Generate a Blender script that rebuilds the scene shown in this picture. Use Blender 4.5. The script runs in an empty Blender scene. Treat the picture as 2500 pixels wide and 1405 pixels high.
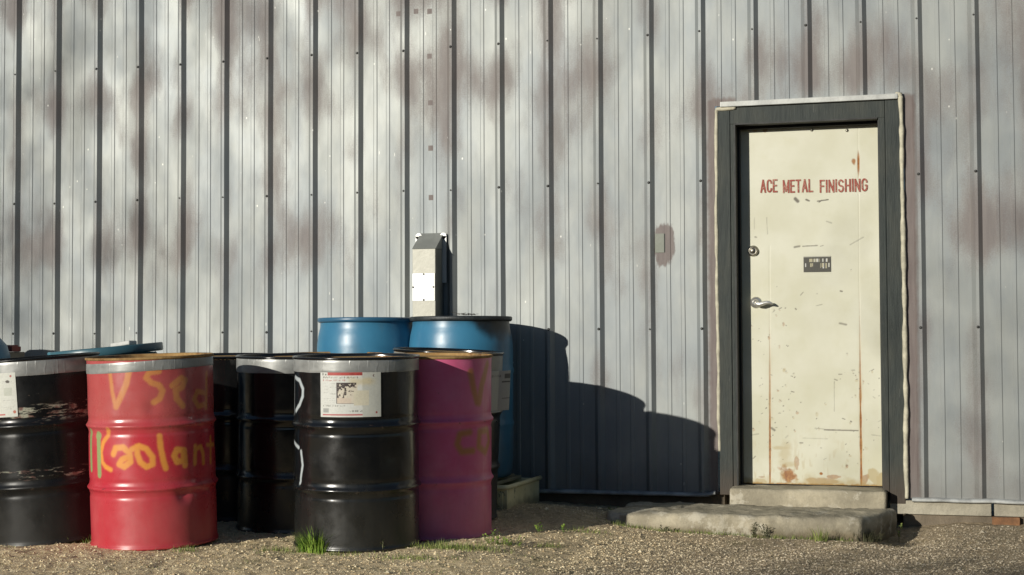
import bpy, bmesh, math, random
import numpy as np
from mathutils import Vector, Matrix
random.seed(7); RNG = np.random.default_rng(7)
S = bpy.context.scene
R = math.radians
COL = S.collection

# ------------------------------------------------------------------ camera
F_PX, YAW, PITCH, ROLL = 3757.6, .2855, .0382, -.0040     # focal length for a 2500 px wide frame
CAM = Vector((6.0217, -8.82, .926))
def cam_axes():
    cy, sy = math.cos(YAW), math.sin(YAW); cp, sp = math.cos(PITCH), math.sin(PITCH)
    F = Vector((-sy*cp, cy*cp, sp)); Rt = Vector((cy, sy, 0)); U = Rt.cross(F)
    cr, sr = math.cos(ROLL), math.sin(ROLL)
    return F, Rt*cr+U*sr, U*cr-Rt*sr
CF, CR, CU = cam_axes()
cam = bpy.data.cameras.new('camera'); co = bpy.data.objects.new('camera', cam); COL.objects.link(co)
cam.sensor_width = 36; cam.lens = 36*F_PX/2500; cam.clip_end = 2000; cam.clip_start = .1
M = Matrix((CR, CU, -CF)).transposed().to_4x4(); M.translation = CAM; co.matrix_world = M
S.camera = co

# ------------------------------------------------------------------ world, sun, exposure
SUN_EL = R(13.2); SUN_AZ = R(207.)                      # azimuth from +Y, clockwise
SD = Vector((math.sin(SUN_AZ)*math.cos(SUN_EL), math.cos(SUN_AZ)*math.cos(SUN_EL), math.sin(SUN_EL)))
w = bpy.data.worlds.new('World'); S.world = w; w.use_nodes = True
nt = w.node_tree; bg = nt.nodes['Background']
sky = nt.nodes.new('ShaderNodeTexSky'); sky.sky_type = 'NISHITA'; sky.sun_disc = False
sky.sun_elevation = SUN_EL; sky.sun_rotation = SUN_AZ; sky.air_density = 1.0; sky.dust_density = .6; sky.ozone_density = 3.
nt.links.new(sky.outputs[0], bg.inputs[0]); bg.inputs[1].default_value = .066
sl = bpy.data.lights.new('sun', 'SUN'); so = bpy.data.objects.new('sun', sl); COL.objects.link(so)
sl.energy = 4.8; sl.angle = R(.5); sl.color = (1, .95, .85)
so.rotation_euler = SD.to_track_quat('Z', 'Y').to_euler(); so.location = (-6, -15, 8)
S.view_settings.view_transform = 'Standard'; S.view_settings.look = 'None'
S.view_settings.exposure = -.12; S.view_settings.gamma = 1
S.render.resolution_x, S.render.resolution_y = 1024, 575

# ------------------------------------------------------------------ helpers
def ray(x, y):
    return CF + CR*((x-1250)/F_PX) - CU*((y-702.5)/F_PX)
def onY(x, y, Y=0.):
    d = ray(x, y); return CAM + d*((Y-CAM.y)/d.y)
def onZ(x, y, z=0.):
    d = ray(x, y); return CAM + d*((z-CAM.z)/d.z)
def at_depth(x, Z):                                      # ground point seen at column x, Z metres away along the view
    d = ray(x, 1000); p = CAM + d*Z; return Vector((p.x, p.y, 0))

def tag(o, label=None, cat=None, group=None, kind=None):
    if label: o['label'] = label
    if cat: o['category'] = cat
    if group: o['group'] = group
    if kind: o['kind'] = kind
    return o
def empty(name, loc=(0, 0, 0), rot=(0, 0, 0)):
    o = bpy.data.objects.new(name, None); COL.objects.link(o); o.location = loc; o.rotation_euler = rot
    o.empty_display_size = .1; return o
def link(name, me, mats, parent=None, smooth=True):
    if not isinstance(mats, (list, tuple)): mats = [mats]
    for m in mats: me.materials.append(m)
    if smooth: me.shade_smooth()
    else: me.shade_flat()
    o = bpy.data.objects.new(name, me); COL.objects.link(o)
    if parent: o.parent = parent
    return o
def grid_mesh(name, P, wrap=False, flip=False):
    """P: (n, m, 3) array of points -> quad grid"""
    n, m = P.shape[:2]
    me = bpy.data.meshes.new(name)
    idx = np.arange(n*m).reshape(n, m)
    if wrap: idx = np.concatenate([idx, idx[:, :1]], 1)
    q = np.stack([idx[:-1, :-1], idx[:-1, 1:], idx[1:, 1:], idx[1:, :-1]], -1).reshape(-1, 4)
    if flip: q = q[:, ::-1]
    me.vertices.add(n*m); me.vertices.foreach_set('co', P.reshape(-1).astype('f'))
    me.loops.add(q.size); me.loops.foreach_set('vertex_index', q.reshape(-1).astype('i'))
    me.polygons.add(len(q)); me.polygons.foreach_set('loop_start', np.arange(0, q.size, 4, dtype='i'))
    me.update(calc_edges=True); me.validate(); return me
def fattr(me, name, arr):
    a = me.attributes.new(name, 'FLOAT', 'POINT'); a.data.foreach_set('value', np.asarray(arr, 'f').reshape(-1))
def cattr(me, name, arr):
    a = me.attributes.new(name, 'FLOAT_COLOR', 'POINT')
    arr = np.asarray(arr, 'f').reshape(-1, 3); arr = np.concatenate([arr, np.ones((len(arr), 1), 'f')], 1)
    a.data.foreach_set('color', arr.reshape(-1))
def bm_mesh(bm, name='m'):
    me = bpy.data.meshes.new(name); bmesh.ops.recalc_face_normals(bm, faces=bm.faces); bm.to_mesh(me); bm.free(); return me
def box(bm, x0, x1, y0, y1, z0, z1, bev=0., seg=2, rot=None, piv=None):
    b = bmesh.new()
    bmesh.ops.create_cube(b, size=1)
    for v in b.verts: v.co = Vector((x0+(v.co.x+.5)*(x1-x0), y0+(v.co.y+.5)*(y1-y0), z0+(v.co.z+.5)*(z1-z0)))
    if bev: bmesh.ops.bevel(b, geom=b.edges[:], offset=bev, segments=seg, affect='EDGES', profile=.7)
    if rot is not None: bmesh.ops.rotate(b, verts=b.verts, cent=piv or (0, 0, 0), matrix=rot)
    t = bpy.data.meshes.new('t'); b.to_mesh(t); b.free(); bm.from_mesh(t); bpy.data.meshes.remove(t)
def tube(bm, pts, rad, seg=10, cap=True, flat=1.):
    pts = [Vector(p) for p in pts]; rings = []
    if not hasattr(rad, '__len__'): rad = [rad]*len(pts)
    for i, p in enumerate(pts):
        t = (pts[min(i+1, len(pts)-1)]-pts[max(i-1, 0)]).normalized()
        a = t.cross(Vector((0, 0, 1)));
        if a.length < .1: a = t.cross(Vector((0, 1, 0)))
        a.normalize(); b = a.cross(t)
        rings.append([bm.verts.new(p+(a*math.cos(k*2*math.pi/seg)*flat+b*math.sin(k*2*math.pi/seg))*rad[i]) for k in range(seg)])
    for r0, r1 in zip(rings, rings[1:]):
        for k in range(seg): bm.faces.new((r0[k], r0[(k+1) % seg], r1[(k+1) % seg], r1[k]))
    if cap: bm.faces.new(rings[0][::-1]); bm.faces.new(rings[-1])
def lathe(bm, prof, seg=48, axis='Z', cen=(0, 0, 0)):
    cen = Vector(cen); rings = []
    for r, h in prof:
        ring = []
        for k in range(seg):
            a = 2*math.pi*k/seg; v = Vector((math.cos(a)*r, math.sin(a)*r, h))
            if axis == 'Y': v = Vector((v.x, -h, v.y))
            ring.append(bm.verts.new(cen+v))
        rings.append(ring)
    for r0, r1 in zip(rings, rings[1:]):
        for k in range(seg): bm.faces.new((r0[k], r0[(k+1) % seg], r1[(k+1) % seg], r1[k]))
    bm.faces.new(rings[0][::-1]); bm.faces.new(rings[-1])

def vnoise(x, y, seed=0, octs=4):
    """value noise, numpy"""
    x = np.asarray(x, float); y = np.asarray(y, float); out = 0; amp = 1; tot = 0
    for o in range(octs):
        g = np.random.default_rng(seed*31+o).random((64, 64))
        xi = np.floor(x).astype(int); yi = np.floor(y).astype(int); fx = x-xi; fy = y-yi
        fx = fx*fx*(3-2*fx); fy = fy*fy*(3-2*fy)
        a = g[xi % 64, yi % 64]; b = g[(xi+1) % 64, yi % 64]; c = g[xi % 64, (yi+1) % 64]; d = g[(xi+1) % 64, (yi+1) % 64]
        out = out+amp*((a*(1-fx)+b*fx)*(1-fy)+(c*(1-fx)+d*fx)*fy); tot += amp; amp *= .5; x = x*2+7.3; y = y*2+3.1
    return out/tot
def sstep(a, b, x):
    t = np.clip((x-a)/(b-a), 0, 1); return t*t*(3-2*t)
def poly_dist(U, V, pts):
    d = np.full(U.shape, 9.)
    for (a, b), (c, e) in zip(pts, pts[1:]):
        dx, dy = c-a, e-b; L = dx*dx+dy*dy+1e-12
        t = np.clip(((U-a)*dx+(V-b)*dy)/L, 0, 1)
        d = np.minimum(d, np.hypot(U-a-t*dx, V-b-t*dy))
    return d

# ---- material DSL
class N:
    def __init__(s, name):
        s.m = bpy.data.materials.new(name); s.m.use_nodes = True; s.t = s.m.node_tree
        s.b = s.t.nodes['Principled BSDF']; s.c = s.t.nodes.new('ShaderNodeTexCoord').outputs['Object']
    def new(s, ty, **kw):
        n = s.t.nodes.new(ty)
        for k, v in kw.items(): setattr(n, k, v)
        return n
    def put(s, sock, v):
        if hasattr(v, 'is_output') or isinstance(v, bpy.types.NodeSocket): s.t.links.new(v, sock)
        else:
            if hasattr(sock.default_value, '__len__') and not hasattr(v, '__len__'): v = (v,)*len(sock.default_value)
            if hasattr(v, '__len__') and len(v) == 3 and len(sock.default_value) == 4: v = (*v, 1)
            sock.default_value = v
    def math(s, op, a, b=0., c=None, clamp=False):
        n = s.new('ShaderNodeMath', operation=op, use_clamp=clamp); s.put(n.inputs[0], a); s.put(n.inputs[1], b)
        if c is not None: s.put(n.inputs[2], c)
        return n.outputs[0]
    def noise(s, scale, detail=4, rough=.55, vec=None, st=(1, 1, 1), off=(0, 0, 0), dist=0.):
        mp = s.new('ShaderNodeMapping'); s.put(mp.inputs[0], vec or s.c); mp.inputs['Scale'].default_value = st; mp.inputs['Location'].default_value = off
        n = s.new('ShaderNodeTexNoise'); s.put(n.inputs['Vector'], mp.outputs[0]); n.inputs['Scale'].default_value = scale
        n.inputs['Detail'].default_value = detail; n.inputs['Roughness'].default_value = rough; n.inputs['Distortion'].default_value = dist
        return n.outputs[0]
    def voro(s, scale, st=(1, 1, 1), feat='F1'):
        mp = s.new('ShaderNodeMapping'); s.put(mp.inputs[0], s.c); mp.inputs['Scale'].default_value = st
        n = s.new('ShaderNodeTexVoronoi', feature=feat); s.put(n.inputs['Vector'], mp.outputs[0]); n.inputs['Scale'].default_value = scale
        return n
    def ss(s, v, a, b, lo=0., hi=1.):
        n = s.new('ShaderNodeMapRange', interpolation_type='SMOOTHSTEP'); s.put(n.inputs[0], v)
        n.inputs[1].default_value = a; n.inputs[2].default_value = b; n.inputs[3].default_value = lo; n.inputs[4].default_value = hi
        return n.outputs[0]
    def mix(s, f, a, b, mode='MIX'):
        n = s.new('ShaderNodeMix', data_type='RGBA', blend_type=mode); s.put(n.inputs['Factor'], f)
        s.put(n.inputs[6], a); s.put(n.inputs[7], b); return n.outputs[2]
    def lerp(s, f, a, b):
        n = s.new('ShaderNodeMix', data_type='FLOAT'); s.put(n.inputs[0], f); s.put(n.inputs[2], a); s.put(n.inputs[3], b); return n.outputs[0]
    def attr(s, name, col=False):
        n = s.new('ShaderNodeAttribute', attribute_name=name); return n.outputs['Color' if col else 'Fac']
    def sep(s, v=None):
        n = s.new('ShaderNodeSeparateXYZ'); s.put(n.inputs[0], v or s.c); return n.outputs
    def bump(s, h, strength=.3, dist=.01, nrm=None):
        n = s.new('ShaderNodeBump'); n.inputs['Strength'].default_value = strength; n.inputs['Distance'].default_value = dist
        s.put(n.inputs['Height'], h)
        if nrm: s.put(n.inputs['Normal'], nrm)
        s.put(s.b.inputs['Normal'], n.outputs[0]); return n.outputs[0]
    k = .76
    def out(s, col=None, rough=None, metal=None, spec=None, coat=None):
        if col is not None and s.k != 1: col = s.mix(1., col, (s.k, s.k, s.k), 'MULTIPLY')
        for k, v in (('Base Color', col), ('Roughness', rough), ('Metallic', metal), ('Specular IOR Level', spec), ('Coat Weight', coat)):
            if v is not None: s.put(s.b.inputs[k], v)
        return s.m

def mat_simple(name, c, rough=.6, metal=0., var=.25, scale=8, bump=.15, spec=.5):
    n = N(name); f = n.ss(n.noise(scale, 6, .6), .3, .7)
    col = n.mix(f, tuple(x*(1-var) for x in c), tuple(min(1, x*(1+var)) for x in c))
    if bump: n.bump(n.noise(scale*6, 4), bump, .004)
    return n.out(col, n.lerp(f, max(.05, rough-.08), min(1, rough+.08)), metal, spec)

# ------------------------------------------------------------------ materials: building
SQUARES = [(2.694, 2.979), (2.809, 2.987), (2.897, 2.981), (2.896, 2.704), (2.901, 2.417), (2.903, 2.138), (2.905, 1.835)]
def wall_material():
    n = N('oversprayed_steel'); X, Y, Z = n.sep()
    # distance from rib crest, 0 at the crest .5 mid pan
    fr = n.math('FRACT', n.math('ADD', n.math('MULTIPLY', X, 1/.3048), 40.5)); rib = n.math('ABSOLUTE', n.math('SUBTRACT', fr, .5))
    nearrib = n.ss(rib, .06, .36, 1., 0.)
    big = n.noise(.85, 2, .5, st=(1.25, 1, .9), off=(3.1, 0, 1.7))
    mid = n.noise(3.2, 4, .6, st=(1.5, 1, .55), off=(.7, 0, 4))
    cell = n.noise(1., 1, .5, st=(3.28, 1, 2.2), off=(9, 0, 2))
    band = n.math('SINE', n.math('ADD', n.math('MULTIPLY', Z, 7.2), n.math('MULTIPLY', big, 5)))
    m = n.math('ADD', n.math('MULTIPLY', big, .55), n.math('MULTIPLY', mid, .42))
    m = n.math('ADD', m, n.math('MULTIPLY', nearrib, .075)); m = n.math('ADD', m, n.math('MULTIPLY', band, .035))
    m = n.math('ADD', m, n.math('MULTIPLY', cell, .35))
    # more mauve towards the right of the wall, less lower down
    m = n.math('ADD', m, n.ss(X, 4.9, 6.2, 0, .07)); m = n.math('SUBTRACT', m, n.ss(Z, 2.3, 1.1, 0, .06))
    m = n.math('ADD', m, n.math('MULTIPLY', n.math('SUBTRACT', n.noise(150, 3, .7), .5), .22))
    mauve = n.ss(m, .66, .88)
    mauve = n.math('MULTIPLY', mauve, .8)
    # masked squares, halo round the switch, strips against the door frame
    def rect(cx, cz, hx, hz, soft=.0015, jit=0.):
        xx, zz = X, Z
        if jit:
            j = n.math('MULTIPLY', n.math('SUBTRACT', n.noise(25, 4, .6), .5), jit); xx = n.math('ADD', X, j); zz = n.math('ADD', Z, n.math('MULTIPLY', n.math('SUBTRACT', n.noise(22, 4, .6, st=(2.5, 1, .6), off=(5, 1, 2)), .5), jit*1.5))
        a = n.ss(n.math('ABSOLUTE', n.math('SUBTRACT', xx, cx)), hx-soft, hx+soft, 1, 0)
        b = n.ss(n.math('ABSOLUTE', n.math('SUBTRACT', zz, cz)), hz-soft, hz+soft, 1, 0)
        return n.math('MULTIPLY', a, b)
    for x, z in SQUARES: mauve = n.math('MAXIMUM', mauve, n.math('MULTIPLY', rect(x+.008, z, .0155, .016), 1.))
    j1 = n.math('MULTIPLY', n.math('SUBTRACT', n.noise(24, 5, .7, st=(1.6, 1, .5)), .5), 1.0)
    ex = n.math('MULTIPLY', n.math('SUBTRACT', X, 4.352), 1/.063); ez = n.math('MULTIPLY', n.math('SUBTRACT', Z, 1.515), 1/.128)
    e4 = n.math('POWER', n.math('ADD', n.math('POWER', n.math('ABSOLUTE', ex), 2.6), n.math('POWER', n.math('ABSOLUTE', ez), 2.6)), .385)
    mauve = n.math('MAXIMUM', mauve, n.math('MULTIPLY', n.ss(n.math('ADD', e4, j1), .86, 1.08, 1, 0), .95))
    mauve = n.math('MAXIMUM', mauve, rect(4.69, 1.0, .085, 1.36, .02, .03))
    mauve = n.math('MAXIMUM', mauve, rect(5.72, 1.0, .06, 1.33, .02, .03))
    fine = n.noise(34, 3, .6, st=(1, 1, .10)); grain = n.noise(260, 2, .6)
    silver = n.mix(n.ss(n.noise(2.2, 4, .6, st=(1.6, 1, .7), off=(11, 2, 5)), .32, .68), (.30, .33, .34), (.395, .415, .395))
    silver = n.mix(n.ss(fine, .35, .7), silver, n.mix(.09, silver, (.22, .22, .21)))
    mv = n.mix(n.ss(fine, .3, .7), (.165, .130, .122), (.22, .182, .168))
    col = n.mix(mauve, silver, mv)
    col = n.mix(n.math('MULTIPLY', n.ss(grain, .45, .75), .22), col, (.30, .29, .27))
    # grime climbing from the bottom edge, white flecks and scratches
    grime = n.math('MULTIPLY', n.ss(n.math('ADD', Z, n.math('MULTIPLY', n.noise(5, 4), .3)), .2, .48, 1, 0), .45)
    col = n.mix(grime, col, (.17, .155, .14))
    v = n.voro(9, st=(1.3, 1, .8)); fleck = n.math('MULTIPLY', n.ss(v.outputs['Distance'], .035, .06, 1, 0), n.ss(n.noise(1.3, 3), .45, .55))
    col = n.mix(fleck, col, (.8, .8, .74))
    v2 = n.voro(5, st=(2.2, 1, .5)); v2.feature = 'F1'
    sc = n.math('MULTIPLY', n.ss(v2.outputs['Distance'], .02, .035, 1, 0), .7); col = n.mix(sc, col, (.78, .78, .72))
    h = n.math('ADD', n.math('MULTIPLY', n.noise(2.0, 3, .5, st=(1.6, 1, .5)), 1.), n.math('MULTIPLY', n.noise(14, 3, .5, st=(1, 1, .35)), .12))
    n.bump(h, .12, .02)
    return n.out(col, n.lerp(mauve, n.ss(n.noise(1.6, 4, .6, st=(2, 1, .7), off=(2, 7, 2)), .3, .7, .50, .62), .66), n.lerp(mauve, .30, .05), .5)
M_WALL = wall_material()
M_FLASH = mat_simple('base_flashing_steel', (.46, .47, .45), .55, .2, .45, 6, .3)
M_SCREW = mat_simple('screw_steel', (.07, .07, .065), .5, .4, .3, 60, 0)
def concrete(name, c, sc=1.):
    n = N(name); n.k = .9; a = n.ss(n.noise(3.5*sc, 8, .65), .3, .7); b = n.ss(n.noise(22*sc, 5, .7), .35, .75)
    col = n.mix(a, tuple(x*.62 for x in c), tuple(x*1.18 for x in c)); col = n.mix(n.math('MULTIPLY', b, .4), col, tuple(x*.5 for x in c))
    v = n.noise(90, 3, .6); n.bump(n.math('ADD', n.math('MULTIPLY', v, .5), n.noise(9, 6, .7)), .6, .012)
    return n.out(col, .9, 0, .25)
M_SLAB = concrete('slab_concrete', (.46, .41, .30))
def _slab_dirt(m):
    t = m.node_tree; b = t.nodes['Principled BSDF']; l = b.inputs['Base Color'].links[0]; src = l.from_socket
    n = N.__new__(N); n.m = m; n.t = t; n.b = b; n.c = t.nodes['Texture Coordinate'].outputs['Object']; Z = n.sep()[2]
    f = n.ss(n.math('ADD', Z, n.math('MULTIPLY', n.noise(11, 5, .7), .09)), -.02, .035, .75, 0); col = n.mix(f, src, (.13, .10, .055))
    p = n.ss(n.noise(6, 6, .7, off=(3, 3, 3)), .55, .62); col = n.mix(n.math('MULTIPLY', p, .45), col, (.62, .58, .47)); col = n.mix(n.ss(n.noise(3.3, 5, .7, off=(9, 3, 3)), .55, .7, 0, .5), col, (.17, .15, .10))
    n.put(b.inputs['Base Color'], col)
_slab_dirt(M_SLAB)
M_CONC = concrete('weathered_concrete', (.50, .46, .36)); M_CONCD = concrete('foundation_concrete', (.22, .18, .13))
def frame_material():
    n = N('dark_green_painted_wood'); g = n.noise(14, 5, .6, st=(5, 5, .45)); p = n.ss(n.noise(4, 5, .65, st=(2, 2, .8)), .42, .68)
    col = n.mix(n.ss(g, .3, .75), (.018, .026, .024), (.040, .050, .044)); col = n.mix(n.math('MULTIPLY', p, .55), col, (.058, .062, .048))
    lo = n.ss(n.math('ADD', n.sep()[2], n.math('MULTIPLY', n.noise(7, 4), .2)), .15, .4, .6, 0)
    col = n.mix(lo, col, (.095, .06, .038))
    sc = n.ss(n.noise(30, 4, .7, st=(4, 4, .25), off=(4, 4, 4)), .66, .72); col = n.mix(n.math('MULTIPLY', sc, .5), col, (.2, .2, .17))
    n.bump(n.math('ADD', g, n.noise(60, 3, .6, st=(4, 4, .3))), .35, .004)
    return n.out(col, .62, 0, .35)
M_FRAME = frame_material()
M_CAULK = mat_simple('cream_caulk', (.62, .58, .44), .8, 0, .25, 14, .5)
M_WTRIM = mat_simple('pale_drip_cap_paint', (.55, .56, .53), .5, .1, .2, 10, .2)
M_DARK = mat_simple('reveal_shade_gasket_black', (.012, .013, .012), .6, 0, .3, 10, .1)  # black that paints in the door reveal's shade; also the switch plate gasket
def door_material():
    n = N('cream_door_paint')
    base = n.mix(n.ss(n.noise(2.6, 4, .55), .3, .7), (.66, .645, .485), (.76, .75, .61))
    base = n.mix(n.math('MULTIPLY', n.ss(n.noise(7, 4, .6, off=(4, 1, 1)), .5, .75), .3), base, (.62, .60, .40))
    ru = n.attr('rust'); rn = n.noise(55, 5, .7)
    rcol = n.mix(n.ss(rn, .3, .7), (.26, .085, .022), (.48, .22, .07))
    f = n.math('MULTIPLY', ru, n.ss(n.math('ADD', n.math('MULTIPLY', rn, .8), ru), .35, .85), clamp=True)
    col = n.mix(f, base, rcol)
    col = n.mix(n.attr('stain'), col, (.46, .34, .13)); col = n.mix(n.attr('scratch'), col, (.10, .085, .06))
    n.bump(n.math('SUBTRACT', n.math('MULTIPLY', n.noise(3, 3), .4), n.math('MULTIPLY', n.math('ADD', n.attr('scratch'), n.attr('rust')), .25)), .35, .006)
    return n.out(col, n.lerp(f, .42, .9), 0, .4)
M_DOOR = door_material()
M_STEEL = mat_simple('brushed_nickel', (.95, .92, .84), .34, .8, .12, 30, .05)
M_BRONZE = mat_simple('dull_lock_metal', (.33, .31, .26), .35, .9, .2, 40, .1)

# ------------------------------------------------------------------ building
PITCHX = .3048; FR0, FR1, FRT = 4.655, 5.712, 2.31
bld = tag(empty('metal_building', (0, 0, 0)), 'steel-clad building wall of silver ribbed sheeting with a dark-framed cream door', 'building')
def profile(x0, x1):
    pts = [(x0, None)]
    k0 = int(math.floor(x0/PITCHX))-1
    def yat(x):
        u = (x/PITCHX) % 1.0; u = u*PITCHX; u = u if u < PITCHX/2 else u-PITCHX; a = abs(u)
        if a <= .008: return 0.
        if a <= .031: return .027*(a-.008)/.023
        # minor ribs centred .04 either side of mid-pan
        c = abs(abs(((x/PITCHX) % 1.0)*PITCHX-PITCHX/2)-.0415)
        if c <= .009: return .0240
        if c <= .0135: return .0240+.0030*(c-.009)/.0045
        return .027
    xs = set([x0, x1])
    for k in range(k0, int(x1/PITCHX)+3):
        c = k*PITCHX
        for o in (-.031, -.0295, -.0095, -.008, .008, .0095, .0295, .031): xs.add(c+o)
        for s in (-1, 1):
            for o in (-.0135, -.009, .009, .0135): xs.add(c+PITCHX/2+s*.0415+o)
        for o in (.05, .07, .1524): xs.add(c+o)
    xs = sorted(x for x in xs if x0-1e-9 <= x <= x1+1e-9)
    return [(x, yat(x)) for x in xs]
def panel(x0, x1, z0, z1, seed):
    pr = profile(x0, x1); nz = max(2, int((z1-z0)/.12)); zs = np.linspace(z0, z1, nz)
    P = np.zeros((nz, len(pr), 3))
    for j, (x, y) in enumerate(pr):
        wob = (vnoise(zs*1.3+x*.7, np.full(nz, x*.9), 3, 2)-.5)*.006
        wy = (vnoise(zs*1.1, np.full(nz, x*2.3+5), 9, 2)-.5)*.004
        P[:, j, 0] = x+wob*(0 if x in (x0, x1) else 1); P[:, j, 1] = y+wy; P[:, j, 2] = zs
    return P
parts = [panel(-4.2, FR0, .075, 4.4, 1), panel(FR0, FR1, FRT, 4.4, 2), panel(FR1, 11., .075, 4.4, 3)]
bm = bmesh.new()
for P in parts:
    t = grid_mesh('t', P); bm.from_mesh(t); bpy.data.meshes.remove(t)
me = bpy.data.meshes.new('wall_panel'); bm.to_mesh(me); bm.free()
wp = link('wall_panel', me, M_WALL, bld, smooth=False)
# fasteners on the rib crests, three girt rows
for row, z in enumerate((2.745, 1.878, 1.023)):
    for i in range(0, 21):
        if 16 <= i <= 18 and z < FRT: continue
        b = bmesh.new(); zz = z+(vnoise(i*1.7, row*5.1, 5, 1)-.5)*.012
        lathe(b, [(.0085, -.003), (.0085, .001), (.0055, .0015), (.005, .006), (.003, .007)], 8, 'Y', (i*PITCHX, .001, zz))
        link('screw', bm_mesh(b), M_SCREW, bld)
# structure behind, base flashing
b = bmesh.new(); box(b, -4.2, FR0+.03, .06, .30, -.4, .085); box(b, FR1-.03, 11, .035, .30, -.35, -.012, .004); box(b, FR0+.031, FR1-.031, .16, .34, -.35, .119)
link('foundation', bm_mesh(b), M_CONCD, bld, False)
b = bmesh.new(); box(b, FR1-.10, 6.15, .012, .10, -.011, .064, .006); box(b, 6.165, 11, .016, .10, -.011, .062, .006)
link('grade_beam', bm_mesh(b), M_CONC, bld, False)
def flashing(x0, x1, seed):
    xs = np.linspace(x0, x1, int((x1-x0)/.02)+2); prof = [(.036, .082), (-.004, .083), (-.016, .076), (-.018, .064), (-.012, .060), (.036, .058)]
    P = np.zeros((len(prof), len(xs), 3))
    for i, (y, z) in enumerate(prof):
        P[i, :, 0] = xs; P[i, :, 1] = y+(vnoise(xs*9, xs*0+seed, 4, 3)-.5)*.006; P[i, :, 2] = z+(vnoise(xs*6, xs*0+seed+i*.1, 8, 3)-.5)*.008
        end = sstep(x1-.05, x1, xs); P[i, :, 2] += end*.012*(1 if seed < 5 else 0)
    return grid_mesh('f', P)
link('base_flashing', flashing(-4.2, FR0-.012, 1), M_FLASH, bld); link('base_flashing', flashing(FR1+.02, 11, 7), M_FLASH, bld)

# ---- door frame (boards butt-jointed, faces 2-3 mm apart)
fr = empty('door_frame'); fr.parent = bld
YF = .010
def wob_box(b, x0, x1, y0, y1, z0, z1): box(b, x0, x1, y0, y1, z0, z1, .004, 2)
OX0, OX1, OZ1 = 4.770, 5.575, 2.200
b = bmesh.new(); wob_box(b, FR0+.012, 4.742, YF, .12, .072, FRT-.003); link('jamb', bm_mesh(b), M_FRAME, fr, False)
b = bmesh.new(); wob_box(b, 4.744, OX0, YF+.006, .12, .095, OZ1+.02); link('jamb', bm_mesh(b), M_FRAME, fr, False)
b = bmesh.new(); wob_box(b, OX1, 5.612, YF+.004, .12, .105, OZ1+.02); link('jamb', bm_mesh(b), M_FRAME, fr, False)
b = bmesh.new(); wob_box(b, 5.614, FR1-.014, YF, .12, .045, FRT-.003); link('jamb', bm_mesh(b), M_FRAME, fr, False)
b = bmesh.new(); wob_box(b, 4.744, 5.612, YF+.002, .12, OZ1, FRT-.0035); link('header', bm_mesh(b), M_FRAME, fr, False)
b = bmesh.new()                                            # stops, plus black liners that paint in the door reveal's shade
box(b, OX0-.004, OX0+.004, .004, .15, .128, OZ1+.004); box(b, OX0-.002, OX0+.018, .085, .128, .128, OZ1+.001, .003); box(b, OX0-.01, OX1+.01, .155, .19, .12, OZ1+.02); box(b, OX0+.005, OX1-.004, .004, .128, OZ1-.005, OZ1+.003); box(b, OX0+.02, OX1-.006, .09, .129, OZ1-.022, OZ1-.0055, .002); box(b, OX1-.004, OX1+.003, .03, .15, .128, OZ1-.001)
link('reveal_shade_liner', bm_mesh(b), M_DARK, fr, False)
def bead(name, pts, r, mat, seed):
    b = bmesh.new(); P = []
    for (a, c) in zip(pts, pts[1:]):
        a, c = Vector(a), Vector(c); n = max(2, int((c-a).length/.012))
        for i in range(n): P.append(a.lerp(c, i/n))
    P.append(Vector(pts[-1])); rr = []
    for i, p in enumerate(P):
        k = float(vnoise(i*.16, seed, 6, 3)); rr.append(r*(.65+.8*k)); p.x += (float(vnoise(i*.07, seed+3, 2, 2))-.5)*.008
    tube(b, P, rr, 8); return link(name, bm_mesh(b), mat, fr)
bead('caulk_bead', [(4.775, YF, FRT-.016), (4.71, YF, FRT-.02), (4.665, YF, FRT-.018), (4.661, YF, 2.1), (4.662, YF+.004, 1.2), (4.664, YF+.006, .32)], .0095, M_CAULK, 1)
bead('caulk_bead', [(5.675, YF, FRT+.016), (5.700, YF-.004, FRT+.014), (5.703, YF-.002, 2.1), (5.704, YF, 1.2), (5.704, YF, .075)], .012, M_CAULK, 9)
b = bmesh.new(); box(b, 4.69, 5.685, YF-.020, .03, FRT-.010, FRT+.020, .004); link('drip_cap', bm_mesh(b), M_WTRIM, fr, False)

# ---- door leaf
door = empty('door', (0, 0, 0)); door.parent = bld
DY = .130; DX0, DX1, DZ0, DZ1 = OX0-.006, OX1+.004, .130, OZ1-.012
nx, nz = 270, 680
xs = np.linspace(DX0, DX1, nx); zs = np.linspace(DZ0, DZ1, nz)
Xg, Zg = np.meshgrid(xs, zs)
def dpx(x, y): p = onY(x, y, DY); return (p.x, p.z)
rust = np.zeros(Xg.shape); scr = rust.copy(); stain = rust.copy()
nz1 = vnoise(Xg*60, Zg*60, 11, 4); nz2 = vnoise(Xg*20, Zg*20, 12, 4); nzs = vnoise(Xg*90, Zg*14, 14, 3)
ridge = np.zeros(Xg.shape)
for pts, w0, s in (([(1879, 600), (1880, 1185)], .0035, 13), ([(2095, 300), (2098, 700), (2103, 1185)], .004, 15)):
    P_ = [dpx(*p) for p in pts]; d = poly_dist(Xg, Zg, P_)
    low = sstep(1.35, .35, Zg)
    top = sstep(1.85, 1.95, Zg)*sstep(2.06, 1.98, Zg) if s == 15 else 0
    k = np.clip(.12+low+top*.9, 0, 1) if s == 15 else np.clip(.02+low*.95, 0, 1)
    wid = w0*(.6+.9*low+.8*top)*(.6+.8*vnoise(Zg*14, Zg*0, s, 3))
    rust = np.maximum(rust, k*sstep(wid*1.6, wid*.5, d)); ridge -= .0005*sstep(.004, .0015, d)
    stain = np.maximum(stain, .35*low*sstep(.022, .003, d)*sstep(.35, .7, nzs))
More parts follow.
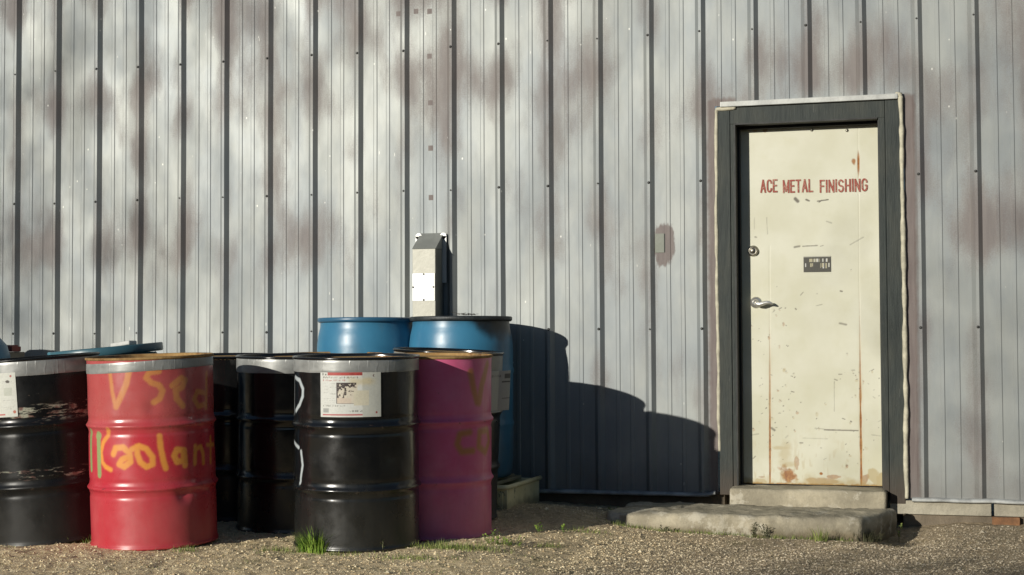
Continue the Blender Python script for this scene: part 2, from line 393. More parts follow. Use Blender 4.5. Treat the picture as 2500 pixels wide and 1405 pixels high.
def blob(cx, cy, rx, ry, arr, v=1., thr=.5, soft=.18):
    (x, z) = dpx(cx, cy); rx /= 430; ry /= 430
    d = np.hypot((Xg-x)/rx, (Zg-z)/ry)+(nz2-.5)*1.3+(nz1-.5)*.5
    np.maximum(arr, v*sstep(1.+soft, 1.-soft, d), out=arr)
blob(1925, 1162, 24, 22, rust, .9, soft=.3); blob(1918, 1108, 14, 30, stain, .5, soft=.6); blob(1905, 1094, 22, 5, stain, .6, soft=.5); blob(1926, 1135, 16, 8, stain, .6, soft=.5); blob(1945, 1130, 6, 30, rust, .5)
blob(2085, 395, 6, 9, rust, .9, soft=.3); blob(2010, 1175, 34, 7, rust, .5); blob(1862, 1176, 22, 9, stain, .8); blob(1860, 1165, 12, 3, rust, .5)
blob(2133, 1165, 12, 20, stain, .75); blob(2150, 1175, 10, 16, stain, .9); blob(2110, 1170, 10, 14, rust, .6); blob(2035, 1165, 16, 5, rust, .6)
blob(2005, 1157, 5, 4, rust, 1); blob(1843, 317, 9, 7, stain, .8); blob(1868, 318, 6, 7, rust, .6); blob(2115, 300, 10, 4, rust, .9)
stain = np.maximum(stain, .75*sstep(.05, .0, Zg-DZ0+(nz2-.5)*.09)); rust = np.maximum(rust, .9*sstep(.012, .0, Zg-DZ0+(nz1-.5)*.02))
def cut(x0, y0, x1, y1, wpx=1.6, v=.9):
    a, c = dpx(x0, y0), dpx(x1, y1); d = poly_dist(Xg, Zg, [a, c])+(nz1-.5)*.0028; np.maximum(scr, v*sstep(wpx/430*1.2, wpx/430*.4, d), out=scr)
cut(1942, 486, 1948, 492, 5); cut(1968, 488, 1976, 491, 2.4); cut(1996, 492, 2022, 488, 1.8); cut(2000, 494, 2006, 490, 2.)
cut(1940, 604, 1952, 602, 3, .7); cut(1960, 602, 1996, 600, 1.6, .75); cut(2003, 602, 2010, 600, 1.4, .6)
cut(2076, 598, 2108, 580, 2., .35); cut(2018, 541, 2030, 545, 2, .4); cut(1842, 532, 1842, 560, 1.4, .3); cut(1872, 532, 1874, 572, 1.4, .35)
cut(1955, 721, 1961, 714, 1.6, .5); cut(2052, 711, 2056, 712, 2.2, .8); cut(1993, 747, 2007, 744, 1.4, .5); cut(1942, 754, 1944, 756, 2, .7)
cut(2050, 790, 2066, 793, 3, .6); cut(2013, 1050, 2095, 1052, 2., .75); cut(1990, 1046, 2010, 1048, 1.4, .4); cut(1884, 1046, 1891, 1051, 3.4, .7)
cut(2037, 932, 2037, 1005, 1.1, .45); cut(1834, 1063, 1852, 1060, 2, .35); cut(2128, 1062, 2150, 1065, 1.2, .4); cut(1960, 1070, 2020, 1072, 1.2, .3)
rr = random.Random(4)
hubs = [(rr.uniform(1836, 2144), 1170-abs(rr.gauss(0, 200))) for _ in range(16)]
for k in range(120):
    hb = rr.choice(hubs); x = min(2146, max(1834, hb[0]+rr.gauss(0, 26))); y = min(1182, hb[1]+rr.gauss(0, 30)) if k > 14 else rr.uniform(560, 1100)
    if y < 430: continue
    L = rr.choice((.5, 1, 1, 2, 4, 7)); a = rr.uniform(-.7, .9); cut(x, y, x+L*math.cos(a), y-L*math.sin(a), rr.uniform(.9, 2.0), rr.uniform(.25, .8))
    if k % 3 == 0: blob(x+2, y+3, rr.uniform(1.5, 4), rr.uniform(1.5, 5), rust if k % 2 else stain, rr.uniform(.2, .6), soft=.5)
stain = np.maximum(stain, .4*sstep(.52, .7, nzs)*sstep(.55, .15, Zg)*sstep(.45, .6, nz2))
P = np.stack([Xg, np.full(Xg.shape, DY)-ridge, Zg], -1)
P[:, :, 1] += (vnoise(Xg*3, Zg*2.5, 17, 2)-.5)*.004
me = grid_mesh('door_leaf', P); fattr(me, 'rust', rust); fattr(me, 'stain', np.clip(stain, 0, 1)*.8); fattr(me, 'scratch', scr)
leaf = link('door_panel', me, M_DOOR, door)
b = bmesh.new(); box(b, DX0, DX1, DY+.004, DY+.028, DZ0, DZ1, .002); link('door_core', bm_mesh(b), M_CAULK, door, False)
# stencilled name
def lettering_material(c, thr=.42):
    n = N('worn_red_stencil_paint'); v = n.noise(110, 4, .75, st=(1, 1, .7)); v2 = n.noise(16, 3, .6)
    f = n.ss(n.math('ADD', v, n.math('MULTIPLY', v2, .5)), .50, .80, .35, 1.)
    return n.out(n.mix(f, (.66, .56, .42), c), .7, 0, .2)
M_RED = lettering_material((.38, .10, .075))
ARC = lambda cx, cy, rx, ry, a0, a1, n: [(cx+rx*math.cos(R(a0+(a1-a0)*i/n)), cy+ry*math.sin(R(a0+(a1-a0)*i/n))) for i in range(n+1)]
GLY = {'A': [[(0, 0), (.25, 1)], [(.5, 0), (.25, 1)], [(.10, .3), (.40, .3)]], 'E': [[(0, 0), (0, 1)], [(0, 1), (.38, 1)], [(0, .52), (.32, .52)], [(0, 0), (.38, 0)]],
 'C': [ARC(.23, .72, .23, .28, 0, 180, 8)+ARC(.23, .28, .23, .28, 180, 360, 8)], 'M': [[(0, 0), (0, 1)], [(0, 1), (.29, .1)], [(.29, .1), (.58, 1)], [(.58, 1), (.58, 0)]],
 'T': [[(.22, 0), (.22, 1)], [(0, 1), (.44, 1)]], 'L': [[(0, 0), (0, 1)], [(0, 0), (.36, 0)]], 'F': [[(0, 0), (0, 1)], [(0, 1), (.36, 1)], [(0, .5), (.30, .5)]], 'I': [[(0, 0), (0, 1)]],
 'N': [[(0, 0), (0, 1)], [(0, 1), (.44, 0)], [(.44, 0), (.44, 1)]], 'S': [ARC(.22, .75, .22, .25, 15, 270, 10)+ARC(.22, .25, .22, .25, 90, -165, 10)], 'H': [[(0, 0), (0, 1)], [(.44, 0), (.44, 1)], [(0, .5), (.44, .5)]],
 'G': [ARC(.23, .72, .23, .28, 0, 180, 8)+ARC(.23, .28, .23, .28, 180, 350, 8)+[(.46, .46), (.28, .46)]]}
def place_text(name, txt, x0, x1, y0, y1, Y, mat, parent):
    a = onY(x0, y1, Y); c = onY(x1, y0, Y); H = c.z-a.z; adv = 0; st = []
    for ch in txt:
        wd_ = max(max(q[0] for q in l) for l in GLY[ch]); st.append((ch, adv, wd_)); adv += wd_+.27
    k = (c.x-a.x-.010)/(adv-.27); t = .0048; b = bmesh.new(); cnt = 0; rn_ = random.Random(len(txt))
    for ch, x_, wd_ in st:
        dz = rn_.uniform(-.0012, .0012)
        for l in GLY[ch]:
            for (u0, v0), (u1, v1) in zip(l, l[1:]):
                p0 = Vector((a.x+.005+(x_+u0)*k, 0, a.z+.004+v0*(H-.008)+dz)); p1 = Vector((a.x+.005+(x_+u1)*k, 0, a.z+.004+v1*(H-.008)+dz)); d = (p1-p0).normalized(); e = t*(.95 if len(l) == 2 else .35); q = Vector((-d.z, 0, d.x))*t
                y_ = Y-.0003-cnt*.00003; cnt += 1
                vs_ = [b.verts.new(Vector((w_.x, y_, w_.z))) for w_ in (p0-d*e-q, p1+d*e-q, p1+d*e+q, p0-d*e+q)]; b.faces.new(vs_)
    return link(name, bm_mesh(b), mat, parent, False)
for wd, x0, x1, y0, y1 in (('ACE', 1856, 1898, 438, 471), ('METAL', 1911, 1985, 438, 472), ('FINISHING', 2001, 2118, 436, 471)):
    place_text('lettering', wd, x0, x1, y0, y1, DY-.0035, M_RED, door)
# small bolts at the top of the leaf
for x, y in ((1981, 308), (1982, 318), (2071, 306), (2068, 319)):
    p = onY(x, y, DY); b = bmesh.new(); lathe(b, [(.009, -.002), (.009, .002), (.006, .005), (.002, .006)], 12, 'Y', (p.x, DY-.001, p.z)); link('bolt', bm_mesh(b), M_BRONZE, door)
# plaque
def color_mat(name, rough=.5, spec=.4, bump=.15):
    n = N(name); c = n.attr('paint', True); g = n.noise(120, 3, .6); n.bump(n.noise(18, 4), bump, .003)
    return n.out(n.mix(n.math('MULTIPLY', n.ss(g, .4, .7), .12), c, (.25, .23, .18)), rough, 0, spec)
M_PRINT = color_mat('printed_sticker')
a = onY(1962, 665, DY-.004); c = onY(2028, 625, DY-.004); m_, k_ = 60, 40
U, V = np.meshgrid(np.linspace(0, 1, m_), np.linspace(0, 1, k_))
C = np.zeros((k_, m_, 3)); C[:] = (.06, .058, .045)
rr = random.Random(3)
for i in range(26):                                       # flaking pale print: illegible in the photograph
    u = rr.uniform(.03, .97); top = rr.random() < .6; v0, v1 = (.62, .84) if top else (.2+rr.random()*.15, .55)
    mk = (abs(U-u) < rr.uniform(.01, .03)) & (V > v0) & (V < v1)
    if not top and .42 < u < .56: continue
    C[mk] = rr.choice(((.6, .6, .52), (.5, .46, .3), (.7, .7, .66)))
C[(V > .92)] = (.5, .49, .4); C[(V < .93) & (V > .88)] = (.05, .05, .04)
P = np.stack([a.x+U*(c.x-a.x), np.full(U.shape, DY-.005), a.z+V*(c.z-a.z)], -1)
me = grid_mesh('sticker', P); cattr(me, 'paint', C); link('sticker', me, M_PRINT, door)
# deadbolt and lever
p = onY(1838, 613, DY-.02); b = bmesh.new()
lathe(b, [(.034, -.02), (.034, -.004), (.032, .002), (.025, .022), (.0235, .024), (.020, .0245), (.0185, .021), (.0155, .021), (.0145, .024), (.004, .025)], 40, 'Y', (p.x, DY-.0, p.z))
box(b, p.x-.002, p.x+.002, DY-.027, DY-.02, p.z-.007, p.z+.005); link('deadbolt', bm_mesh(b), M_BRONZE, door)
p = onY(1845, 739, DY-.015); b = bmesh.new()
lathe(b, [(.034, -.015), (.034, .002), (.031, .007), (.022, .012), (.016, .016), (.0155, .045), (.013, .052), (.011, .052), (.010, .049), (.003, .049)], 40, 'Y', (p.x, DY, p.z))
q = [Vector((p.x+dx, DY-dy, p.z+dz)) for dx, dy, dz in ((-.002, .038, -.004), (.012, .046, -.009), (.030, .050, -.011), (.048, .050, -.007), (.066, .050, -.001), (.082, .050, -.002), (.095, .049, -.008), (.104, .048, -.012))]
tube(b, q, [.013, .0145, .0135, .012, .0105, .009, .0065, .0035], 14, flat=.8); link('handle', bm_mesh(b), M_STEEL, door)

# ---- threshold and entrance slab
def rough_block(name, x0, x1, y0, y1, z0, z1, mat, parent, amp=.01, res=.02, round_=.02, skew=None):
    """a cast block: every face gridded, edges rounded and worn"""
    nx = max(3, int((x1-x0)/res)); ny = max(3, int((y1-y0)/res)); nzz = max(3, int((z1-z0)/res)); b = bmesh.new(); V = {}
    def vert(i, j, k):
        if (i, j, k) in V: return V[(i, j, k)]
        p = Vector((x0+(x1-x0)*i/nx, y0+(y1-y0)*j/ny, z0+(z1-z0)*k/nzz))
        c = Vector((min(max(p.x, x0+round_), x1-round_), min(max(p.y, y0+round_), y1-round_), min(max(p.z, z0+round_), z1-round_)))
        d = p-c
        if d.length > 1e-6: p = c+d.normalized()*round_
        nn = float(vnoise(p.x*16+p.z*12, p.y*16+p.z*19, 21, 4))-.5; n2 = float(vnoise(p.x*4+3, p.y*4+p.z*6, 22, 2))-.5
        dd = d.normalized() if d.length > 1e-6 else Vector((0, 0, 1)); p = p+dd*(nn*amp*1.5+n2*amp*1.6)
        if skew: p = skew(p)
        V[(i, j, k)] = b.verts.new(p); return V[(i, j, k)]
    for k in (0, nzz):
        for i in range(nx):
            for j in range(ny): b.faces.new((vert(i, j, k), vert(i+1, j, k), vert(i+1, j+1, k), vert(i, j+1, k)))
    for j in (0, ny):
        for i in range(nx):
            for k in range(nzz): b.faces.new((vert(i, j, k), vert(i+1, j, k), vert(i+1, j, k+1), vert(i, j, k+1)))
    for i in (0, nx):
        for j in range(ny):
            for k in range(nzz): b.faces.new((vert(i, j, k), vert(i, j+1, k), vert(i, j+1, k+1), vert(i, j, k+1)))
    return link(name, bm_mesh(b), mat, parent)
rough_block('threshold', 4.735, 5.60, -.11, .158, -.12, .122, M_SLAB, bld, .006, .018, .014)
def slab_skew(p):                                        # right end runs back diagonally, front bellies out
    t = max(0, min(1, (p.x-4.22)/1.4)); p.y -= .05*math.sin(t*math.pi)*max(0, -p.y-.12)
    if p.x > 5.0: p.x -= max(0, (p.x-5.0)/.66)*.15*max(0, (-.12-p.y))/.58
    p.x += (float(vnoise(p.y*5, 2, 4, 3))-.5)*.05 if p.x < 4.5 else 0
    p.z -= .028*max(0., (-.12-p.y))/.55*0
    return p
slab = rough_block('entrance_slab', 4.16, 5.66, -.72, -.115, -.14, .036, M_SLAB, None, .015, .013, .035, slab_skew)
tag(slab, 'worn concrete slab with chipped front edge lying before the cream door', 'slab')

# ------------------------------------------------------------------ ground
def gh(x, y):
    x = np.asarray(x, float); y = np.asarray(y, float)
    z = -.062*sstep(3.75, 4.7, x)*sstep(-3.6, -.9, y)
    z = z-.015*sstep(3.9, 5., x)+.022*sstep(-.7, -.1, y)*sstep(5.75, 6.0, x)
    z = z+.045*np.exp(-((x-3.45)**2/.16+(y+.55)**2/.12))             # soil heaped under the drums by the wall
    z = z+.03*np.exp(-((x-4.02)**2/.05+(y+.75)**2/.06))             # bank against the slab's end
    z = z+.022*np.exp(-((x-4.8)**2/.22+(y+.86)**2/.012))
    z = z-.07*np.exp(-((x-5.70)**2/.022+(y+.42)**2/.09))             # washed-out hollow beside the slab
    near = sstep(9, 3, np.hypot(x-3.5, y+2))
    return z+near*((vnoise(x*1.8, y*1.8, 31, 3)-.5)*.022+(vnoise(x*11, y*11, 32, 3)-.5)*.014+(vnoise(x*42, y*42, 33, 2)-.5)*.010)
def ghf(x, y): return float(gh(x, y))
def ground_material():
    n = N('sandy_gravel_soil'); n.k = 1; X, Y, Z = n.sep()
    a = n.ss(n.noise(1.7, 5, .6), .32, .68); f1 = n.noise(28, 6, .72); f2 = n.noise(120, 4, .7); f3 = n.noise(320, 2, .6)
    sand = n.mix(n.ss(f1, .3, .7), (.66, .50, .28), (.95, .79, .50)); sand = n.mix(n.math('MULTIPLY', n.ss(f2, .5, .7), .7), sand, (.90, .79, .57))
    grey = n.mix(n.ss(f1, .3, .7), (.30, .23, .145), (.60, .48, .31)); grey = n.mix(n.math('MULTIPLY', n.ss(f2, .52, .7), .6), grey, (.58, .52, .42))
    g = n.ss(n.math('ADD', X, n.math('MULTIPLY', n.noise(2.4, 4), .9)), 4.3, 5.3)
    dark = n.ss(n.math('ADD', Y, n.math('MULTIPLY', n.noise(5, 4), .5)), -.95, -.5)
    g = n.math('MAXIMUM', g, n.math('MULTIPLY', dark, .8))
    col = n.mix(g, sand, grey); moss = n.ss(n.noise(3.6, 5, .65, off=(7, 3, 1)), .56, .68)
    col = n.mix(n.math('MULTIPLY', moss, .5), col, (.16, .155, .06)); col = n.mix(n.math('MULTIPLY', n.ss(f3, .58, .78), .3), col, (.10, .08, .05))
    far = n.ss(n.math('ADD', Y, n.math('MULTIPLY', n.noise(.7, 3), 1.)), -3.9, -5.2); col = n.mix(far, col, (.055, .052, .042))
    n.bump(n.math('ADD', n.math('MULTIPLY', f1, .6), n.math('ADD', n.math('MULTIPLY', f2, .5), n.math('MULTIPLY', f3, .25))), 1., .022)
    return n.out(col, .95, 0, .2)
M_GND = ground_material()
def axis(c0, c1, res, far):
    core = list(np.arange(c0, c1, res)); lo = []; hi = []; s = res; p = c0
    while p > -far: s *= 1.35; p -= s; lo.append(p)
    s = res; p = core[-1]
    while p < far: s *= 1.35; p += s; hi.append(p)
    return np.array(lo[::-1]+core+hi)
gx = axis(.5, 6.9, .011, 320); gy = axis(-3.3, .08, .011, 320)
GX, GY = np.meshgrid(gx, gy)
P = np.stack([GX, GY, gh(GX, GY)], -1)
g = link('ground', grid_mesh('ground', P), M_GND); g['kind'] = 'structure'

# pebbles and straw litter: uncountable
def scatter_pebbles():
    r = np.random.default_rng(5); n = 75000
    oct_ = np.array([(1, 0, 0), (0, 1, 0), (-1, 0, 0), (0, -1, 0), (0, 0, 1), (0, 0, -1)], float); of = np.array([(0, 1, 4), (1, 2, 4), (2, 3, 4), (3, 0, 4), (1, 0, 5), (2, 1, 5), (3, 2, 5), (0, 3, 5)])
    right = r.random(n) < .4; x = np.where(right, r.uniform(4.3, 6.8, n), r.uniform(.8, 6.6, n)); y = -3.3+3.2*r.random(n)**1.05
    keep = ~((x > 4.1) & (x < 5.7) & (y > -.80)); x, y, right = x[keep], y[keep], right[keep]; n = len(x)
    sz = (.0014+.0048*r.random(n)**3.5)*np.where(right, .95, 1); sz *= np.where(r.random(n) < .006, 2.2, 1)
    q = oct_[None]*(sz[:, None, None]*(1+.7*(r.random((n, 6, 1))-.5)))*np.array([1, 1, .7]); q[:, :, 0] *= (1+.6*r.random(n))[:, None]
    a = r.random(n)*6.28; c, s_ = np.cos(a)[:, None], np.sin(a)[:, None]; X = q[..., 0]*c-q[..., 1]*s_+x[:, None]; Y = q[..., 0]*s_+q[..., 1]*c+y[:, None]; Z = q[..., 2]+(gh(x, y)+sz*.3)[:, None]
    V = np.stack([X, Y, Z], -1).reshape(-1, 3); F = (of[None]+6*np.arange(n)[:, None, None]).reshape(-1, 3)
    me = bpy.data.meshes.new('gravel'); me.vertices.add(len(V)); me.vertices.foreach_set('co', V.reshape(-1).astype('f')); me.loops.add(F.size); me.loops.foreach_set('vertex_index', F.reshape(-1).astype('i'))
    me.polygons.add(len(F)); me.polygons.foreach_set('loop_start', np.arange(0, F.size, 3, dtype='i')); me.update(calc_edges=True)
    fattr(me, 'tone', np.repeat(r.random(n), 6)); fattr(me, 'side', np.repeat(sstep(4.2, 5.2, x), 6)); return me
n = N('pebble_stone'); n.k = 1; t = n.attr('tone'); s_ = n.attr('side')
c1 = n.mix(t, (.56, .43, .25), (.95, .83, .57)); c2 = n.mix(t, (.30, .235, .155), (.74, .64, .47)); M_PEB = n.out(n.mix(s_, c1, c2), .9, 0, .25)
tag(link('gravel', scatter_pebbles(), M_PEB, None, False), kind='stuff', label='small loose pebbles and grit strewn over the bare soil', cat='gravel')

def blade(vs, fs, p, h, lean, az, w):
    """a curved tapering blade of 3 quads"""
    n0 = len(vs); d = Vector((math.cos(az), math.sin(az), 0)); s = Vector((-d.y, d.x, 0))
    for k, t in enumerate((0, .35, .7, 1.)):
        q = p+Vector((0, 0, h*t*(1-.25*lean*t)))+d*(lean*h*t*t); ww = w*(1-t)**.6 if t < 1 else w*.08
        vs += [q-s*ww*.5, q+s*ww*.5]
        if k: a = n0+2*k; fs.append((a-2, a-1, a+1, a))
def grass_mat(name, lo, hi, trans=.0):
    n = N(name); n.k = 1; t = n.attr('tone'); m = n.out(n.mix(t, lo, hi), .55, 0, .3)
    return m
M_GRASS = grass_mat('fresh_grass', (.06, .16, .015), (.40, .56, .10)); M_WEED = grass_mat('weed_leaf', (.10, .15, .03), (.30, .34, .10)); M_STRAW = grass_mat('dry_straw', (.30, .22, .10), (.78, .66, .40)); M_DEAD = grass_mat('withered_weed', (.045, .05, .025), (.13, .125, .07))
def mesh_from(vs, fs, seed=0, per=8):
    me = bpy.data.meshes.new('m'); me.from_pydata([tuple(v) for v in vs], [], fs)
    k = (len(vs)+per-1)//per; fattr(me, 'tone', np.repeat(np.random.default_rng(seed).random(k), per)[:len(vs)]); return me
r_ = random.Random(12)
vs, fs = [], []
for k in range(14000):                                     # litter of straw lying flat
    x = r_.uniform(.9, 6.7); y = -3.3+3.1*r_.random()
    if 4.16 < x < 5.6 and y > -.76: continue
    p = Vector((x, y, ghf(x, y)+.003)); az = r_.uniform(0, 6.28); L = r_.uniform(.006, .028); d = Vector((math.cos(az), math.sin(az), r_.uniform(-.05, .6)))*L; s = Vector((-math.sin(az), math.cos(az), 0))*.0011
    n0 = len(vs); vs += [p-s, p+s, p+d+s*.5, p+d-s*.5]; fs.append((n0, n0+1, n0+2, n0+3))
tag(link('straw_litter', mesh_from(vs, fs, 1, 4), M_STRAW, None, False), kind='stuff', label='dry straw fragments scattered over the sandy soil', cat='straw')
vs, fs = [], []
def patch(x, y, n, rx, ry, hmin, hmax, w=.003, lean=.6):
    for k in range(n):
        a, b_ = r_.gauss(0, rx), r_.gauss(0, ry); blade(vs, fs, Vector((x+a, y+b_, ghf(x+a, y+b_)-.003)), r_.uniform(hmin, hmax), r_.uniform(.1, lean), r_.uniform(0, 6.28), w)
def gp(px, py, z=0.): p = onZ(px, py, z); return p.x, p.y
for px, py, n, rx, h in ((1080, 1340, 260, .10, .030), (1150, 1345, 200, .09, .028), (1000, 1365, 160, .08, .02), (1230, 1330, 90, .05, .03), (450, 1348, 60, .03, .028), (205, 1328, 50, .03, .03), (30, 1330, 60, .06, .03), (830, 1352, 80, .06, .02), (680, 1345, 90, .05, .025), (1420, 1288, 80, .06, .02), (1340, 1328, 40, .04, .03)):
    x, y = gp(px, py); patch(x, y, int(n*1.5), rx, .03, .008, h*1.55, .0028)
for k in range(16):
    x, y = gp(1510+k*36, 1296+k*.9, -.05); patch(x, y, 60, .035, .012, .008, .034, .0025)
for k in range(500):
    x = r_.uniform(1.2, 4.4); y = r_.uniform(-3.2, -1.8)
    if float(vnoise(x*2.2, y*2.2, 41, 2)) > .52: patch(x, y, 3, .02, .02, .006, .018, .002)
tag(link('short_grass', mesh_from(vs, fs, 2, 8), M_WEED, None, False), kind='stuff', label='sparse short weeds and grass in front of the drums', cat='grass')

# ------------------------------------------------------------------ individual plants
def tuft(name, px, py, n, h, spread, mat, label, cat, z=0., lean=.8, w=.004, seed=1, extra=None):
    global r_; r_ = random.Random(seed); x, y = gp(px, py, z); vs, fs = [], []
    for k in range(n):
        a, b_ = max(-1.7*spread, min(1.7*spread, r_.gauss(0, spread))), r_.gauss(0, spread*.5); az = math.atan2(b_, a)+r_.uniform(-.8, .8)
        blade(vs, fs, Vector((a, b_, -.004)), h*r_.uniform(.35, 1.)*(1-.4*min(1, abs(a)/(spread*2.5))), r_.uniform(.1, lean), az, w*r_.uniform(.6, 1.2))
    if extra: extra(vs, fs)
    o = link(name, mesh_from(vs, fs, seed), mat, None, False); o.location = (x, y, ghf(x, y)); return tag(o, label, cat)
def stalks(vs, fs):
    for a, h in ((-.012, .185), (.006, .14), (-.004, .16), (.012, .15)): blade(vs, fs, Vector((a, 0, 0)), h, .12, .3, .005)
tuft('grass_tuft', 766, 1346, 460, .15, .036, M_GRASS, 'bright green grass tuft growing at the foot of the labelled black drum', 'grass tuft', lean=1.15, seed=3, w=.0045, extra=stalks)
def weed(name, px, py, h, nst, mat, label, z=0., seed=1, leaf=.012, spread=.015):
    """upright stems with paired leaves"""
    r = random.Random(seed); x, y = gp(px, py, z); o = empty(name, (x, y, ghf(x, y))); b = bmesh.new(); vs, fs = [], []
    for s in range(nst):
        a = r.uniform(-spread, spread); c = r.uniform(-spread, spread)*.5; hh = h*r.uniform(.6, 1); ln = Vector((a*1.2, c, hh)); base = Vector((a*.4, c*.4, -.005))
        mid = base.lerp(ln, .5)+Vector((r.uniform(-.1, .1)*h, 0, 0)); tube(b, [base, mid, ln], [.0013, .001, .0006], 5)
        for k in range(7):
            t = .25+.75*k/6; p = base.lerp(mid, t*2) if t < .5 else mid.lerp(ln, t*2-1); az = r.uniform(0, 6.28); L = leaf*r.uniform(.7, 1.3); d = Vector((math.cos(az), math.sin(az), r.uniform(.1, .9))).normalized(); sd = d.cross(Vector((0, 0, 1))).normalized()*L*.28
            n0 = len(vs); vs += [p, p+d*L*.5+sd, p+d*L, p+d*L*.5-sd]; fs.append((n0, n0+1, n0+2, n0+3))
    tag(o, label, 'weed'); link('stem', bm_mesh(b), M_WSTEM, o); link('foliage', mesh_from(vs, fs, seed, 4), mat, o, False); return o
M_WSTEM = mat_simple('weed_stem', (.20, .20, .10), .7, 0, .3, 60, 0)
weed('weed_plant', 1202, 1333, .065, 9, M_GRASS, 'light green leafy weed at the right foot of the maroon drum', seed=2, leaf=.016, spread=.04)
weed('weed_plant', 1252, 1334, .045, 10, M_GRASS, 'low spreading green weed just right of the leafy one by the maroon drum', seed=4, leaf=.015, spread=.05)
weed('weed_plant', 1317, 1300, .055, 3, M_GRASS, 'small fresh sprig growing in the sand before the cream tray', seed=5, leaf=.022, spread=.012)
weed('weed_plant', 1374, 1295, .055, 2, M_GRASS, 'thin single-stemmed sprig midway between tray and slab', seed=6, leaf=.018, spread=.006)
weed('weed_plant', 938, 1346, .055, 2, M_WEED, 'thin pale sprout before the labelled black drum, right of its middle', seed=7, leaf=.016, spread=.008)
weed('weed_plant', 893, 1344, .06, 3, M_WEED, 'slanting grassy sprout before the middle of the labelled black drum', seed=8, leaf=.02, spread=.01)
weed('weed_plant', 1510, 1262, .05, 8, M_GRASS, 'fresh green weeds at the left end of the concrete slab', seed=9, z=-.03, leaf=.016, spread=.05)
weed('weed_plant', 1840, 1308, .085, 6, M_DEAD, 'dark withered weed with bushy head before the slab, left of its pair', seed=10, z=-.06, leaf=.016, spread=.02)
weed('weed_plant', 1868, 1310, .07, 8, M_DEAD, 'brown bushy weed before the slab, right of the tall withered one', seed=11, z=-.06, leaf=.015, spread=.03)
weed('weed_plant', 1892, 1308, .035, 4, M_DEAD, 'tiny dark weed before the slab, rightmost of three together', seed=12, z=-.06, leaf=.012, spread=.015)
weed('weed_plant', 1620, 1305, .035, 7, M_DEAD, 'low dark weed at the left part of the slab front', seed=13, z=-.06, leaf=.014, spread=.03)
tuft('grass_tuft', 2000, 1318, 90, .10, .022, M_WEED, 'spiky grey-green grass clump before the right part of the slab', 'grass tuft', z=-.06, lean=.8, w=.0035, seed=14)
weed('weed_plant', 2195, 1288, .105, 2, M_WEED, 'tall pale-stemmed weed standing in the dark hollow beside the slab', seed=15, z=-.05, leaf=.022, spread=.010)
tuft('grass_tuft', 2100, 1310, 420, .075, .06, M_DEAD, 'low dark grass clump at the slab end before the hollow', 'grass tuft', z=-.06, seed=16)

# ------------------------------------------------------------------ drums
DR = .2915
def steel_profile(h=.88, z1=.566, z2=.276, fine=.006):
    zs = list(np.arange(.012, h-.010, fine)); out = [(0., .018), (DR-.012, .018), (DR-.006, .004), (DR, 0.), (DR+.005, .003), (DR+.006, .010)]
    for z in zs:
        if z < .014: continue
        r = DR
        for zc in (z1, z2):
            d = (z-zc)/.0115; r += .0105*math.exp(-d*d); g_ = (z-zc+.034)/.010; r -= .0022*math.exp(-g_*g_); g_ = (z-zc-.034)/.010; r -= .0018*math.exp(-g_*g_)
        r += .003*sstep(.03, .0, z)
        out.append((float(r), z))
    return out
def top_profile(h=.88):
    return [(DR+.001, h-.012), (DR+.0055, h-.010), (DR+.0075, h-.006), (DR+.0065, h-.001), (DR+.002, h+.0015), (DR-.003, h-.001), (DR-.0045, h-.008), (DR-.006, h-.020)]
def lathe_grid(prof, seg):
    a = np.linspace(0, 2*math.pi, seg, endpoint=False); pr = np.array(prof)
    return np.stack([pr[:, 0:1]*np.cos(a), pr[:, 0:1]*np.sin(a), np.repeat(pr[:, 1:2], seg, 1)], -1), a
